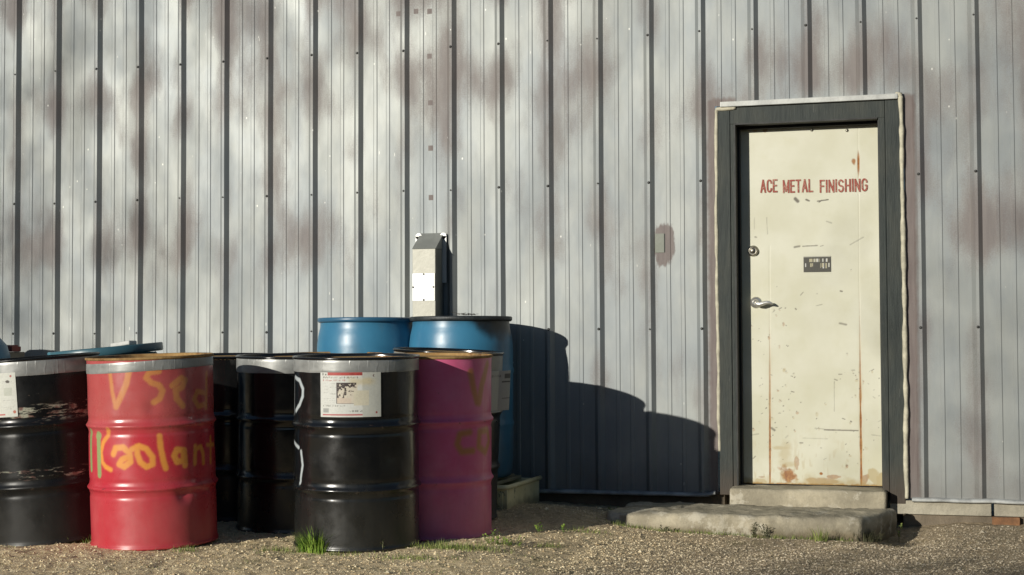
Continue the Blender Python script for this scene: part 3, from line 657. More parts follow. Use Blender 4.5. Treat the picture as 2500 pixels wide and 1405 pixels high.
def drum_paint(name, c, rough=.22, dust=(.16, .13, .09), dustamt=.35, lowdirt=.5, orange=None, extra=None, spec=.5, fade=None):
    n = N(name); X, Y, Z = n.sep(); col = c
    fd = n.ss(n.noise(3.5, 4, .6), .35, .7)
    if fade: col = n.mix(fd, c, fade)
    blot = n.ss(n.noise(5, 6, .68, st=(1, 1, .6)), .45, .75); streak = n.ss(n.noise(16, 4, .6, st=(1, 1, .06)), .48, .75)
    sc = n.ss(n.noise(46, 5, .75, st=(1, 1, 1.6)), .66, .71)
    low = n.ss(n.math('ADD', Z, n.math('MULTIPLY', n.noise(7, 4), .25)), .14, .5, lowdirt, 0)
    d = n.math('ADD', n.math('MULTIPLY', n.math('ADD', n.math('MULTIPLY', blot, .6), n.math('MULTIPLY', streak, .4)), dustamt), low, clamp=True)
    if orange:
        for at_, cc in orange:
            f = n.attr(at_); col = n.mix(n.math('MULTIPLY', f, .92), col, cc)
    col = n.mix(d, col, dust); col = n.mix(n.math('MULTIPLY', sc, .35), col, tuple(min(1, x*2.2+.05) for x in dust))
    hp = 0
    for zc in (.566, .276): hp = n.math('MAXIMUM', hp, n.ss(n.math('ABSOLUTE', n.math('SUBTRACT', Z, zc)), .004, .013, 1, 0))
    hp = n.math('MAXIMUM', hp, n.ss(Z, .02, .006)) if False else n.math('MAXIMUM', hp, n.ss(n.math('SUBTRACT', 1., Z), .975, .995, 0, 1))
    chip = n.math('MULTIPLY', hp, n.ss(n.noise(34, 5, .72, st=(1, 1, 1.5)), .60, .66, 0, .7)); chip = n.math('MAXIMUM', chip, n.ss(n.noise(21, 6, .75, st=(1, 1, .8), off=(5, 5, 1)), .69, .71, 0, .9))
    col = n.mix(chip, col, n.mix(n.ss(n.noise(50, 3), .4, .6), (.07, .035, .02), (.17, .13, .10)))
    if extra: col = extra(n, col)
    n.bump(n.math('ADD', n.math('MULTIPLY', n.noise(4, 3, .5, st=(1, 1, .8)), 1.), n.math('MULTIPLY', n.noise(70, 3), .03)), .22, .02)
    return n.out(col, n.math('ADD', n.math('MULTIPLY', d, .5), n.ss(n.noise(9, 4), .3, .7, rough-.05, rough+.1)), 0, spec)
def rust_lid(name, dark=.4):
    n = N(name); a = n.ss(n.noise(6, 6, .7), .35, .65); b_ = n.ss(n.noise(24, 5, .7), .35, .7); wet = n.ss(n.noise(4.2, 4, .6, off=(3, 5, 0)), .52, .6)
    col = n.mix(a, (.20, .085, .025), (.46, .27, .09)); col = n.mix(n.math('MULTIPLY', b_, .5), col, (.50, .36, .16)); col = n.mix(n.math('MULTIPLY', wet, dark), col, (.02, .017, .014))
    n.bump(n.noise(60, 5, .7), .5, .004); return n.out(col, n.lerp(wet, .85, .2), .1, .5)
M_RUST = rust_lid('rusted_drum_lid', .9); M_RUST2 = rust_lid('orange_rusted_drum_lid', .35)
def tape_mat(name, c):
    n = N(name); w_ = n.noise(5, 4, .6, st=(1, 1, .15), dist=.6); cr = n.ss(n.noise(17, 3, .6, st=(2.2, 2.2, .3)), .56, .66); f = n.ss(n.noise(7, 4, .6, st=(1, 1, 1.6)), .35, .7)
    col = n.mix(f, tuple(x*.62 for x in c), c); n.bump(n.math('ADD', cr, n.math('MULTIPLY', w_, .8)), .4, .003); return n.out(col, .40, .3, .5)
M_TAPE = tape_mat('silver_duct_tape', (.46, .47, .45))

def steel_drum(name, c, tilt, paint, lidmat, label, tape=None, rimmat=None, seg=120, fine=.006, masks=None, dents=(), rot=0., h=.88, group='steel drums standing in front of the wall', lift=0., seam=None, extra_parts=None):
    """c centre on the ground; tilt (about view axis, about x) radians"""
    x, y = c; root = empty(name, (x, y, lift+.006)); tag(root, label, 'drum', group)
    # tilt: positive = top leans to the photograph's left
    ax = Vector((-math.sin(YAW), math.cos(YAW), 0)); q = Matrix.Rotation(-tilt[0], 4, ax) @ Matrix.Rotation(tilt[1]+.030, 4, Vector((math.cos(YAW), math.sin(YAW), 0)))
    root.rotation_euler = q.to_euler()
    prof = steel_profile(h, fine=fine); G, a = lathe_grid(prof, seg); n_, m_ = G.shape[:2]
    ang = np.arctan2(G[..., 1], G[..., 0]); zz = G[..., 2]; k = 1+(vnoise(np.cos(ang)*1.6+rot+5, np.sin(ang)*1.6+zz*3.1+rot, 51, 3)-.5)*.016*sstep(0, .08, zz)*sstep(.88, .8, zz)
    for (da, dz, dr_, depth) in dents:
        dd = np.hypot(np.arctan2(np.sin(ang-da), np.cos(ang-da))*DR, (zz-dz))/dr_; k -= depth/DR*np.exp(-dd*dd*2)
    if seam is not None: k -= .0016/DR*np.exp(-(np.arctan2(np.sin(ang-seam), np.cos(ang-seam))*DR/.0022)**2)
    G[..., 0] *= k; G[..., 1] *= k
    me = grid_mesh('shell', G, wrap=True)
    if masks:
        for nm, fn in masks.items(): fattr(me, nm, fn(ang, zz))
    link('shell', me, paint, root)
    G, _ = lathe_grid(top_profile(h), 96); link('rim', grid_mesh('rim', G, wrap=True), rimmat or paint, root)
    b = bmesh.new(); lathe(b, [(DR-.003, h-.024), (DR-.006, h-.014), (DR-.018, h-.013), (DR-.03, h-.016), (.1, h-.015), (.02, h-.0145)], 72)
    lathe(b, [(.030, h-.016), (.030, h-.006), (.026, h-.004), (.010, h-.004)], 20, cen=(.2, .05, 0)); link('lid', bm_mesh(b), lidmat, root)
    if tape:
        z0, z1, slope = tape; sg = 160; aa = np.linspace(0, 2*math.pi, sg, endpoint=False); rows = 10; T = np.zeros((rows, sg, 3))
        for i in range(rows):
            t = i/(rows-1); zt = z0+(z1-z0)*t+slope*np.sin(aa-rot)*.5; wv = (vnoise(aa*9, aa*0+t*1.5+rot, 61, 3)-.5)*.0016
            zt = np.minimum(zt+(vnoise(aa*3, aa*0+rot, 62, 2)-.5)*.004, h-.0125)
            r = DR+.0024+wv+(-.0012 if i in (0, rows-1) else 0); T[i] = np.stack([r*np.cos(aa), r*np.sin(aa), zt], -1)
        link('tape_band', grid_mesh('tape', T, wrap=True), M_TAPE, root)
    return root
VA = math.atan2(-math.cos(YAW), math.sin(YAW))            # world angle from a drum towards the camera
def cyl_hit(c, r, px, py):
    """where the sight line through a photo pixel meets a drum: (angle, z)"""
    d = ray(px, py); o = CAM-Vector((c[0], c[1], 0)); A = d.x*d.x+d.y*d.y; B = 2*(o.x*d.x+o.y*d.y); Cc = o.x*o.x+o.y*o.y-r*r; D = max(0, B*B-4*A*Cc)
    t = (-B-math.sqrt(D))/(2*A); p = o+d*t; return math.atan2(p.y, p.x), p.z
def stroke_mask(c, strokes, w, soft, zoff=0., tl=0., lean=0.):
    """strokes: lists of photo pixels -> function(ang, z) giving spray coverage"""
    S_ = []
    for st in strokes:
        ww = w
        if isinstance(st, tuple): st, ww = st
        pts = []
        for px, py in st:
            a, z = cyl_hit(c, DR, px, py); a, z = cyl_hit(c, DR, px+lean*z*500, py); da = (a-VA+math.pi) % (2*math.pi)-math.pi; pts.append((da*DR, z-zoff+tl*math.sin(da)*DR))
        S_.append((pts, ww))
    def fn(ang, zz):
        u = ((ang-VA+math.pi) % (2*math.pi)-math.pi)*DR; out = np.zeros(u.shape); nn = (vnoise(u*60+9, zz*60, 71, 3)-.5)*.003
        for pts, ww in S_: out = np.maximum(out, sstep(ww+soft, ww-soft*.6, poly_dist(u, zz, pts)+nn))
        return out
    return fn
BLK = (.008, .0085, .009)
C_RED = (2.324, -2.252); C_BF = (3.268, -2.039)
def cz(px, Z): p = at_depth(px, Z); return (p.x, p.y)
C_PUR = cz(1056, 7.66); C_GREY = cz(1078, 8.25); C_TAPE = cz(720, 7.94); C_RUST = cz(806, 8.55); C_MID = cz(556, 8.5); C_LEFT = cz(122, 7.50)

z8 = lambda pts: [(200+a/4.391, 880+b_/4.391) for a, b_ in pts]
orange = [(z8([(318, 125), (340, 330), (372, 490)]), .0085), (z8([(520, 125), (490, 260), (430, 390), (378, 490)]), .013),
          (z8([(840, 140), (735, 145), (705, 200), (760, 255), (840, 285), (880, 350), (850, 430), (785, 465)]), .012),
          (z8([(985, 300), (1080, 225), (1120, 250), (1090, 320), (1020, 350), (1030, 440), (1095, 520)]), .013), (z8([(1350, 190), (1345, 380), (1340, 560)]), .010), (z8([(1330, 400), (1250, 380), (1215, 460), (1260, 540), (1330, 520)]), .011),
          (z8([(300, 735), (290, 800), (238, 870), (215, 970), (228, 1080), (262, 1130), (318, 1165)]), .0095),
          (z8([(345, 1000), (370, 935), (450, 930), (520, 1000), (528, 1090), (460, 1140), (405, 1110), (440, 1060), (500, 1040)]), .0125),
          (z8([(540, 960), (620, 925), (700, 960), (765, 1050), (765, 1130), (700, 1155), (635, 1100), (600, 1010), (600, 930)]), .0115),
          (z8([(842, 830), (855, 960), (880, 1090), (905, 1180)]), .0115), (z8([(1095, 1000), (1030, 985), (1000, 1050), (1030, 1120), (1095, 1110), (1105, 1000), (1115, 1160)]), .013),
          (z8([(1225, 960), (1220, 1150)]), .009), (z8([(1225, 1000), (1280, 970), (1305, 1040), (1310, 1150)]), .009), (z8([(1385, 880), (1385, 1150)]), .008), (z8([(1350, 960), (1420, 960)]), .008)]
green = [(z8([(190, 795), (192, 800)]), .020), (z8([(190, 800), (196, 1215)]), .0145), (z8([(112, 745), (108, 900), (112, 1150)]), .015)]
def sunfaded(n, col):
    Z = n.sep()[2]; f = n.math('MULTIPLY', n.ss(n.math('ADD', Z, n.math('MULTIPLY', n.noise(6, 4), .2)), .55, .75), .42)
    return n.mix(f, col, (.42, .16, .13))
red_p = drum_paint('red_drum_paint', (.60, .036, .058), .26, (.34, .10, .08), .28, .12, [('orange', (.90, .38, .07)), ('green', (.30, .46, .18))], fade=(.64, .09, .105), spec=.55, extra=sunfaded)
red_drum = steel_drum('steel_drum', C_RED, (.026, 0), red_p, M_RUST2, 'red steel drum with orange spray-painted words USED COOLANT and silver tape', (.816, .862, .022), seg=420, fine=.0035,
    rimmat=M_RUST2, masks={'orange': stroke_mask(C_RED, orange, .011, .0075, -.002, .026, .026), 'green': stroke_mask(C_RED, green, .010, .003, -.002, .026, .026)}, dents=((VA+.25, .65, .05, .006), (VA+.72, .24, .05, .010), (VA-.1, .62, .08, .004)), rot=VA, lift=.004)
pz = lambda pts: [(920+a/2.195, 740+b_/2.195) for a, b_ in pts]
porange = [(pz([(500, 370), (515, 450), (535, 530)]), .016), (pz([(590, 330), (560, 440), (545, 530)]), .018), (pz([(500, 690), (445, 700), (430, 755), (455, 795), (515, 790)]), .013), (pz([(550, 690), (590, 680), (600, 740), (580, 800), (545, 770), (550, 700)]), .014)]
pur_p = drum_paint('maroon_drum_paint', (.80, .13, .29), .34, (.36, .17, .20), .30, .18, [('orange', (.60, .24, .07))], fade=(.85, .22, .40))
steel_drum('steel_drum', C_PUR, (-.004, 0), pur_p, M_RUST2, 'maroon steel drum with faint orange letters right of the labelled black drum', None, seg=360, fine=.004, rimmat=M_RUST2, masks={'orange': stroke_mask(C_PUR, porange, .014, .014)}, dents=((VA+.6, .5, .1, .005), (VA+.2, .12, .08, .006)), rot=2, seam=VA+1.085)
wz = lambda pts: [(520+a/2.195, 740+b_/2.195) for a, b_ in pts]
white = [(wz([(447, 400), (470, 415), (488, 460), (486, 500), (470, 545), (450, 580)]), .0085), (wz([(443, 400), (443, 600)]), .0025), (wz([(440, 745), (462, 775)]), .008), (wz([(474, 795), (482, 870), (468, 965)]), .0075)]
bf_p = drum_paint('black_enamel_dusty', BLK, .17, (.05, .05, .04), .26, .26, [('white', (.62, .68, .70))], spec=.6)
steel_drum('steel_drum', C_BF, (.002, 0), bf_p, M_RUST, 'foremost black steel drum with a torn white label under its silver tape', (.812, .869, .0), seg=420, fine=.004, masks={'white': stroke_mask(C_BF, white, .005, .004)}, dents=((VA+.7, .45, .08, .004), (VA-.5, .45, .09, .003)), rot=1)
def scuff(n, col):
    X, Y, Z = n.sep(); z1 = n.ss(n.math('ABSOLUTE', n.math('SUBTRACT', Z, .625)), .02, .05, 1, 0); z2 = n.ss(n.math('ABSOLUTE', n.math('SUBTRACT', Z, .335)), .012, .03, 1, 0)
    f = n.math('MULTIPLY', n.math('MAXIMUM', z1, z2), n.ss(n.noise(9, 5, .7, st=(1, 1, 4.5)), .50, .58)); return n.mix(f, col, n.mix(n.ss(n.noise(24, 4), .4, .6), (.20, .11, .09), (.42, .42, .33)))
blk_p = drum_paint('black_enamel', BLK, .15, (.035, .034, .03), .3, .3, spec=.6); left_p = drum_paint('black_enamel_scuffed', BLK, .27, (.045, .043, .036), .3, .35, extra=scuff, spec=.3)
steel_drum('steel_drum', C_LEFT, (.068, 0), left_p, M_RUST, 'scuffed black steel drum at the left edge, leaning, with a white label', (.80, .869, 0), seg=160, masks=None, rot=3, dents=((VA+.5, .63, .08, .008),), lift=.0)
steel_drum('steel_drum', C_TAPE, (0, 0), blk_p, M_RUST, 'black steel drum with bright silver tape between the red and the labelled drum', (.80, .869, 0), rot=4)
steel_drum('steel_drum', C_RUST, (0, 0), blk_p, M_RUST2, 'black steel drum with orange rusty lid in front of the left blue barrel', None, rimmat=M_RUST2, rot=5, lift=.004)
steel_drum('steel_drum', C_MID, (0, 0), blk_p, M_RUST, 'plain black steel drum standing in deep shade right behind the red drum', None, rot=6)
def greytop(n, col):
    Z = n.sep()[2]; return n.mix(n.ss(Z, .565, .57), col, (.27, .27, .245))
gr_p = drum_paint('black_drum_grey_top', BLK, .3, (.10, .095, .08), .4, .5, extra=greytop)
steel_drum('steel_drum', C_GREY, (-.045, 0), gr_p, M_RUST, 'black steel drum with grey upper third directly behind the maroon drum', None, rimmat=blk_p, rot=7, lift=.022)

# ---- labels on drums (thin printed sheets bent round the shell)
def label_on(root_c, px0, px1, py0, py1, painter, name, parent, res=.0016, extend=None, tilt=0., zoff=0.):
    a0, z1 = cyl_hit(root_c, DR, px0, py0); a1, _ = cyl_hit(root_c, DR, px1, py0); _, z0 = cyl_hit(root_c, DR, (px0+px1)/2, py1)
    _, z1 = cyl_hit(root_c, DR, (px0+px1)/2, py0)
    if extend: a0, a1 = extend(a0, a1)
    W = (a1-a0)*DR; H = z1-z0; nu, nv = int(W/res), int(H/res); U, V = np.meshgrid(np.linspace(0, 1, nu), np.linspace(0, 1, nv))
    r = DR+.0030+(vnoise(U*7, V*6, 81, 3)-.5)*.0014; A = a0+U*(a1-a0); P = np.stack([r*np.cos(A), r*np.sin(A), z0+V*H-zoff], -1)
    keep = painter(U, V); C = keep; me = grid_mesh('l', P); cattr(me, 'paint', C); o = link(name, me, M_PRINT, parent); return o
def glyphs(C, U, V, u0, u1, v0, v1, col, pitch, rnd):
    """print too small to read in the photograph: broken vertical dashes"""
    u = u0
    while u < u1:
        w_ = pitch*rnd.uniform(.25, .7)
        if rnd.random() > .14:
            b0 = v0+(v1-v0)*rnd.choice((0, 0, .35)); b1 = v1-(v1-v0)*rnd.choice((0, 0, .3)); C[(U > u) & (U < u+w_) & (V > b0) & (V < b1)] = col
        u += pitch
def paint_label(U, V):
    rnd = random.Random(2); C = np.zeros(U.shape+(3,)); C[:] = (.70, .71, .66); n1 = vnoise(U*9, V*7, 91, 4); n2 = vnoise(U*30, V*24, 92, 4)
    C[U > .70] = (.56, .57, .51)
    y = V; C[(y > .93) & (U > .13) & (U < .70)] = (.48, .06, .05); glyphs(C, U, V, .04, .12, .935, .985, (.08, .07, .06), .022, rnd); glyphs(C, U, V, .49, .69, .945, .98, (.15, .03, .03), .018, rnd)
    glyphs(C, U, V, .05, .64, .868, .905, (.13, .10, .08), .017, rnd); glyphs(C, U, V, .05, .42, .80, .842, (.42, .08, .07), .018, rnd)
    C[(y > .035) & (y < .07) & (U > .04) & (U < .70)] = (.50, .12, .12)
    glyphs(C, U, V, .05, .45, .235, .27, (.22, .22, .2), .016, rnd); glyphs(C, U, V, .48, .69, .115, .155, (.13, .13, .12), .02, rnd)
    C[(U > .05) & (U < .145) & (V > .10) & (V < .20)] = (.36, .37, .35)
    for v in (.76, .69, .62, .55, .41, .37, .32, .28): glyphs(C, U, V, .06, .13 if v > .5 else .26, v-.008, v+.008, (.42, .42, .40), .013, rnd)
    for v in (.75, .67, .52): glyphs(C, U, V, .17, .27, v-.010, v+.010, (.34, .34, .32), .014, rnd)
    # tawny stain and the torn dark picture box
    st = sstep(.55, .75, n1+.35*sstep(.35, .05, np.hypot((U-.62)/.9, (V-.80)*2.2))); C = C*(1-.0*st[..., None])+0
    am = sstep(.12, .0, abs(V-.80+.02*(U-.5))-.02+(n1-.5)*.1)*sstep(.42, .55, U)*sstep(.98, .8, U); C = C*(1-.55*am[..., None])+np.array([.62, .50, .24])*.55*am[..., None]
    bx = (U > .28) & (U < .60) & (V > .30) & (V < .77); C[bx] = (.045, .03, .03)
    fl = (U > .30) & (U < .62) & (V > .31) & (V < .75) & (n2+.25*sstep(.28, .62, U)-.25*sstep(.6, .75, V) > .50); C[fl] = (.68, .62, .50)
    C[(U > .29) & (U < .42) & (V > .31) & (V < .43)] = (.66, .55, .44); C[(U > .425) & (U < .52) & (V > .31) & (V < .43)] = (.66, .56, .45)
    C[(U > .41) & (U < .44) & (V > .51) & (V < .66) & (n2 > .45)] = (.05, .04, .035)
    tear = (U > .56) & (U < .80) & (V > .26) & (V < .60) & (V < .78-.35*(U-.3)+.1*(n1-.5)); C[tear] = (.66, .62, .48)
    C[(np.hypot((U-.89), (V-.92)*.8) < .022+.03*(n2-.5)) & (n2 > .42)] = (.16, .10, .09); C[(np.hypot((U-.92), (V-.10)*.8) < .022) & (n2 > .38)] = (.35, .05, .05)
    glyphs(C, U, V, .78, .88, .80, .815, (.3, .3, .28), .013, rnd); return C
bf_root = [o for o in S.objects if o.get('label', '').startswith('foremost')][0]
label_on(C_BF, 786, 931, 908, 1017, paint_label, 'paper_label', bf_root)
def paint_label2(U, V):
    rnd = random.Random(6); C = np.zeros(U.shape+(3,)); C[:] = (.70, .71, .64); n2 = vnoise(U*24, V*18, 95, 4)
    C[(V > .93) & (U < .72)] = (.5, .07, .05); C[(V > .04) & (V < .075) & (U < .78)] = (.55, .12, .10)
    for v in (.80, .77, .38, .22, .18): glyphs(C, U, V, .76, .95, v-.008, v+.008, (.4, .4, .37), .012, rnd)
    C[(U > .78) & (U < .93) & (V > .48) & (V < .66)] = (.56, .58, .50); C[(np.hypot(U-.95, (V-.11)*.7) < .026)] = (.5, .16, .10); C[(np.hypot(U-.92, (V-.92)*.7) < .018)] = (.45, .12, .10)
    C[(np.hypot((U-.86)*.8, V-.80) < .03) & (n2 > .45)] = (.06, .05, .04); glyphs(C, U, V, .05, .7, .84, .90, (.12, .1, .09), .018, rnd); C[(U > .2) & (U < .6) & (V > .3) & (V < .75) & (n2 > .55)] = (.08, .07, .06)
    return C
left_root = [o for o in S.objects if o.get('label', '').startswith('scuffed')][0]
label_on((C_LEFT[0]-.0, C_LEFT[1]), 50, 70, 906, 1014, paint_label2, 'paper_label', left_root, extend=lambda a0, a1: (a1-.98, a1), zoff=.0)
grey_root = [o for o in S.objects if 'grey upper third' in o.get('label', '')][0]
def paint_label3(U, V):
    C = np.zeros(U.shape+(3,)); C[:] = (.50, .50, .45); rnd = random.Random(8); C[(U > .80) & (V > .8) & (V < .92)] = (.12, .12, .11); C[(U > .72) & (V > .70) & (V < .73)] = (.08, .08, .07); C[(U > .75) & (V > .29) & (V < .32)] = (.1, .1, .09)
    glyphs(C, U, V, .1, .7, .84, .9, (.2, .2, .18), .03, rnd); return C
U, V = np.meshgrid(np.linspace(0, 1, 50), np.linspace(0, 1, 60)); a1 = VA+math.pi/2-.16
A = a1-(1-U)*.55; over = np.clip(U-.62, 0, 1); t_ = np.array([math.cos(a1-.2+math.pi/2), math.sin(a1-.2+math.pi/2)])
rr_ = DR+.0032+over*.12; P = np.stack([rr_*np.cos(A), rr_*np.sin(A), .575+V*.21+over*.01], -1)
me = grid_mesh('l', P); cattr(me, 'paint', paint_label3(U, V)); o = link('paper_label', me, M_PRINT, grey_root); o['label'] = 'peeling pale label lifting off the right side'
sm = o.modifiers.new('thickness', 'SOLIDIFY'); sm.thickness = .0006

# ------------------------------------------------------------------ blue plastic barrels on a spill tray
def blue_mat(name, c, stain=0., c2=None):
    n = N(name); X, Y, Z = n.sep(); col = n.mix(n.ss(n.noise(4, 4, .6), .3, .7), c, c2 or tuple(x*1.15 for x in c))
    d = n.ss(n.noise(6, 5, .65, st=(1, 1, .4)), .5, .75, 0, .35); col = n.mix(d, col, (.14, .17, .17))
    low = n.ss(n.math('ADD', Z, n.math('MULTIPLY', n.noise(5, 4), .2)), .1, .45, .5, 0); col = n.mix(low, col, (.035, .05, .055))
    if stain: col = n.mix(n.attr('stain'), col, (.016, .018, .018))
    sc = n.ss(n.noise(40, 5, .75, st=(1, 1, .5)), .68, .72); col = n.mix(n.math('MULTIPLY', sc, .5), col, (.35, .45, .5)); n.bump(n.noise(5, 3), .15, .02)
    return n.out(col, .36, 0, .5)
M_BLUE = blue_mat('blue_plastic', (.040, .185, .33), 1, (.055, .24, .40)); M_BRING = blue_mat('blue_plastic_ring', (.035, .13, .23), 0); M_BKRING = mat_simple('grimy_black_ring', (.035, .042, .045), .5, .1, .4, 20, .4)
M_TEAL = blue_mat('teal_lid_plastic', (.06, .22, .30), 0, (.08, .26, .34))
def barrel(c, label, ringmat, stain, z0, h=.915, rb=.298):
    root = empty('plastic_barrel', (c[0], c[1], z0)); tag(root, label, 'barrel', 'blue plastic barrels against the wall')
    pr = [(0, .012), (.25, .010), (.272, 0), (.286, .010), (.292, .04), (rb-.002, .10), (rb, .20), (rb, .28), (rb+.004, .295), (rb+.004, .31), (rb-.001, .325), (rb, .40), (rb, .50), (rb, .585), (rb+.004, .60), (rb+.004, .615), (rb-.001, .63), (rb, .70), (rb-.002, .76), (rb-.008, .81), (rb-.016, .845), (rb-.020, .865), (rb-.020, h-.03), (rb-.022, h-.004)]
    zz = []; 
    for (r0, a0), (r1, a1) in zip(pr, pr[1:]):
        n_ = max(1, int(abs(a1-a0)/.012)); zz += [(r0+(r1-r0)*i/n_, a0+(a1-a0)*i/n_) for i in range(n_)]
    zz.append(pr[-1]); G, a = lathe_grid(zz, 128); me = grid_mesh('b', G, wrap=True); ang = np.arctan2(G[..., 1], G[..., 0]); Z = G[..., 2]
    d = (ang-VA+math.pi) % (2*math.pi)-math.pi; nn = vnoise(d*6, Z*12, 101, 4)
    st = sstep(.0, .05, Z-(h-.052)+(nn-.5)*.05)*.55+stain*sstep(.11, .04, np.abs(Z-(h-.035))+.10*sstep(.55, .1, d)+(nn-.5)*.06)*.95
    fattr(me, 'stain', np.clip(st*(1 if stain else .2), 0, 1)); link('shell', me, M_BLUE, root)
    b = bmesh.new(); lathe(b, [(rb-.024, h-.026), (rb-.010, h-.026), (rb-.004, h-.018), (rb-.004, h-.004), (rb-.009, h+.001), (rb-.024, h+.001), (rb-.03, h-.006), (rb-.034, h-.008)], 96); link('clamp_ring', bm_mesh(b), ringmat, root)
    b = bmesh.new(); lathe(b, [(rb-.026, h-.02), (rb-.033, h-.0075), (.2, h-.012), (.02, h-.010)], 64); link('lid', bm_mesh(b), ringmat, root)
    return root
C_BR = (3.235, -.375); C_BL = cz(895, 9.03); ZB = .168
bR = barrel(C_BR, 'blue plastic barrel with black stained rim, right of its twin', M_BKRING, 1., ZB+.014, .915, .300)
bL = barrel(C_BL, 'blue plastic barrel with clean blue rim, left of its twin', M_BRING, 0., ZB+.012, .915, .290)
M_CREAM = mat_simple('cream_polyethylene', (.46, .40, .24), .5, 0, .22, 9, .25)
def mould_mat():
    n = N('cream_plastic_mould_spots'); n.k = 1; X, Y, Z = n.sep(); base = n.mix(n.ss(n.noise(6, 5), .3, .7), (.80, .70, .38), (.92, .82, .50))
    v = n.ss(n.noise(17, 5, .7, st=(1, 1, .7)), .60, .67); base = n.mix(n.math('MULTIPLY', v, .75), base, (.10, .085, .03)); dirt = n.ss(n.math('ADD', Z, n.math('MULTIPLY', n.noise(12, 4), .08)), .06, .13, .7, 0)
    n.bump(n.noise(30, 4), .2, .004); return n.out(n.mix(dirt, base, (.16, .12, .07)), .5, 0, .4)
M_TRAY = mould_mat()
tr = empty('spill_tray', (2.95, -.36, .0)); tag(tr, 'low cream plastic tray under the two blue barrels, its right end showing', 'tray')
b = bmesh.new(); TX0, TX1, TY0, TY1 = -.62, .655, -.335, .33
for (x0, x1, y0, y1) in ((TX0, TX1, TY0, TY0+.02), (TX0, TX1, TY1-.02, TY1), (TX0, TX0+.02, TY0+.021, TY1-.021), (TX1-.02, TX1, TY0+.021, TY1-.021)): box(b, x0, x1, y0, y1, .0, .150, .006)
box(b, TX0+.02, TX1-.02, TY0+.02, TY1-.02, .005, .03)
for k in range(6): xx = TX0+.12+k*.22; box(b, xx, xx+.03, TY0-.008, TY0+.001, .02, .125, .003)
link('tub', bm_mesh(b), M_TRAY, tr, False)
b = bmesh.new(); box(b, TX0+.03, TX1-.10, TY0+.03, TY1-.03, .15, .168, .004)
for k in range(10): xx = TX0+.05+k*.115; box(b, xx, xx+.05, TY0+.04, TY1-.04, .1685, .175, .003)
link('grating', bm_mesh(b), M_CREAM, tr, False)
b = bmesh.new(); tube(b, [(TX0, TY0-.006, .152), (TX1-.02, TY0-.006, .152), (TX1+.004, TY0+.01, .152), (TX1+.006, TY1, .152)], .013, 10); link('rim', bm_mesh(b), M_TRAY, tr)
# twigs on the stained barrel
M_TWIG = mat_simple('dead_twig', (.06, .05, .04), .85, 0, .4, 30, 0); b = bmesh.new(); r = random.Random(5)
for k in range(26):
    p = Vector((r.gauss(0, .022), r.gauss(0, .02), .002+r.random()*.006)); a = r.uniform(0, 6.28); d = Vector((math.cos(a), math.sin(a)*.5, r.uniform(-.05, .35)))*r.uniform(.01, .035); tube(b, [p, p+d*.5+Vector((0, 0, .002)), p+d], .0011, 4)
tube(b, [(-.095, 0, .022), (-.05, 0, .012), (-.01, 0, .008)], .001, 4); tube(b, [(-.07, .01, .008), (-.02, 0, .012), (.02, 0, .006)], .001, 4)
o = link('twig_nest', bm_mesh(b), M_TWIG); o.location = (C_BR[0]+.115, C_BR[1]-.245, ZB+.014+.917); tag(o, 'small tangle of dead twigs on the rim of the stained blue barrel', 'twigs')

# ---- left group: tilted blue lid, far-left barrel, red bar
C_LB = cz(250, 8.35)
lb = barrel(C_LB, 'teal plastic barrel under the tilted lid, left of the red drum', M_TEAL, 0., .012, .892, .292); lb.children[0].data.materials[0] = M_TEAL
root = empty('barrel_lid', (C_LB[0]+.02, C_LB[1], .922)); ax = Vector((-math.sin(YAW), math.cos(YAW), 0)); root.rotation_euler = (Matrix.Rotation(R(-4.6), 4, ax)@Matrix.Rotation(R(1.5), 4, 'X')).to_euler()
tag(root, 'flat blue plastic lid resting tilted on a barrel left of the red drum', 'lid')
b = bmesh.new(); lathe(b, [(.285, -.036), (.298, -.036), (.302, -.028), (.302, .004), (.297, .009), (.285, .006), (.275, .000), (.02, .0)], 80); link('disc', bm_mesh(b), M_TEAL, root)
b = bmesh.new(); lathe(b, [(.030, .000), (.030, .012), (.024, .016), (.01, .016)], 20, cen=(.01, .12, 0)); link('plug', bm_mesh(b), M_BRING, root)
b = bmesh.new(); box(b, -.055, .06, -.04, .04, .0, .022, .008, 3); t = bm_mesh(b)
for v in t.vertices: v.co.z += .008*math.sin(v.co.x*40)
o = link('paper_scrap', t, mat_simple('white_paper', (.72, .72, .68), .8, 0, .1, 20, .3)); p = onY(296, 846, C_LB[1]-.12); o.location = (p.x, C_LB[1]-.1, .930+.006); tag(o, 'crumpled white scrap lying on the tilted blue lid', 'scrap')
# barrel at the far left edge, leaning
C_FL = cz(-124, 9.6)
root = empty('plastic_barrel', (C_FL[0], C_FL[1], .02), (0, 0, 0)); root.rotation_euler = Matrix.Rotation(R(5), 4, ax).to_euler()
tag(root, 'bright blue rounded barrel cut off by the left edge of the photo', 'barrel')
b = bmesh.new(); lathe(b, [(r1, z1*1.12) for r1, z1 in [(.24, 0), (.272, .012), (.292, .06), (.298, .2), (.292, .5), (.298, .62), (.297, .72), (.288, .79), (.262, .85), (.21, .893), (.16, .905), (.15, .90), (.02, .90)]], 72)
me = bm_mesh(b); fattr(me, 'stain', np.zeros(len(me.vertices))); link('shell', me, M_BLUE, root)
b = bmesh.new(); lathe(b, [(.036, 1.01), (.036, 1.033), (.028, 1.038), (.01, 1.038)], 24, cen=(.1, 0, 0)); link('bung', bm_mesh(b), M_BRING, root)
M_REDBAR = mat_simple('faded_red_paint', (.30, .07, .055), .6, .1, .3, 12, .3); M_TAN = mat_simple('tan_cardboard', (.34, .30, .24), .8, 0, .2, 10, .2)
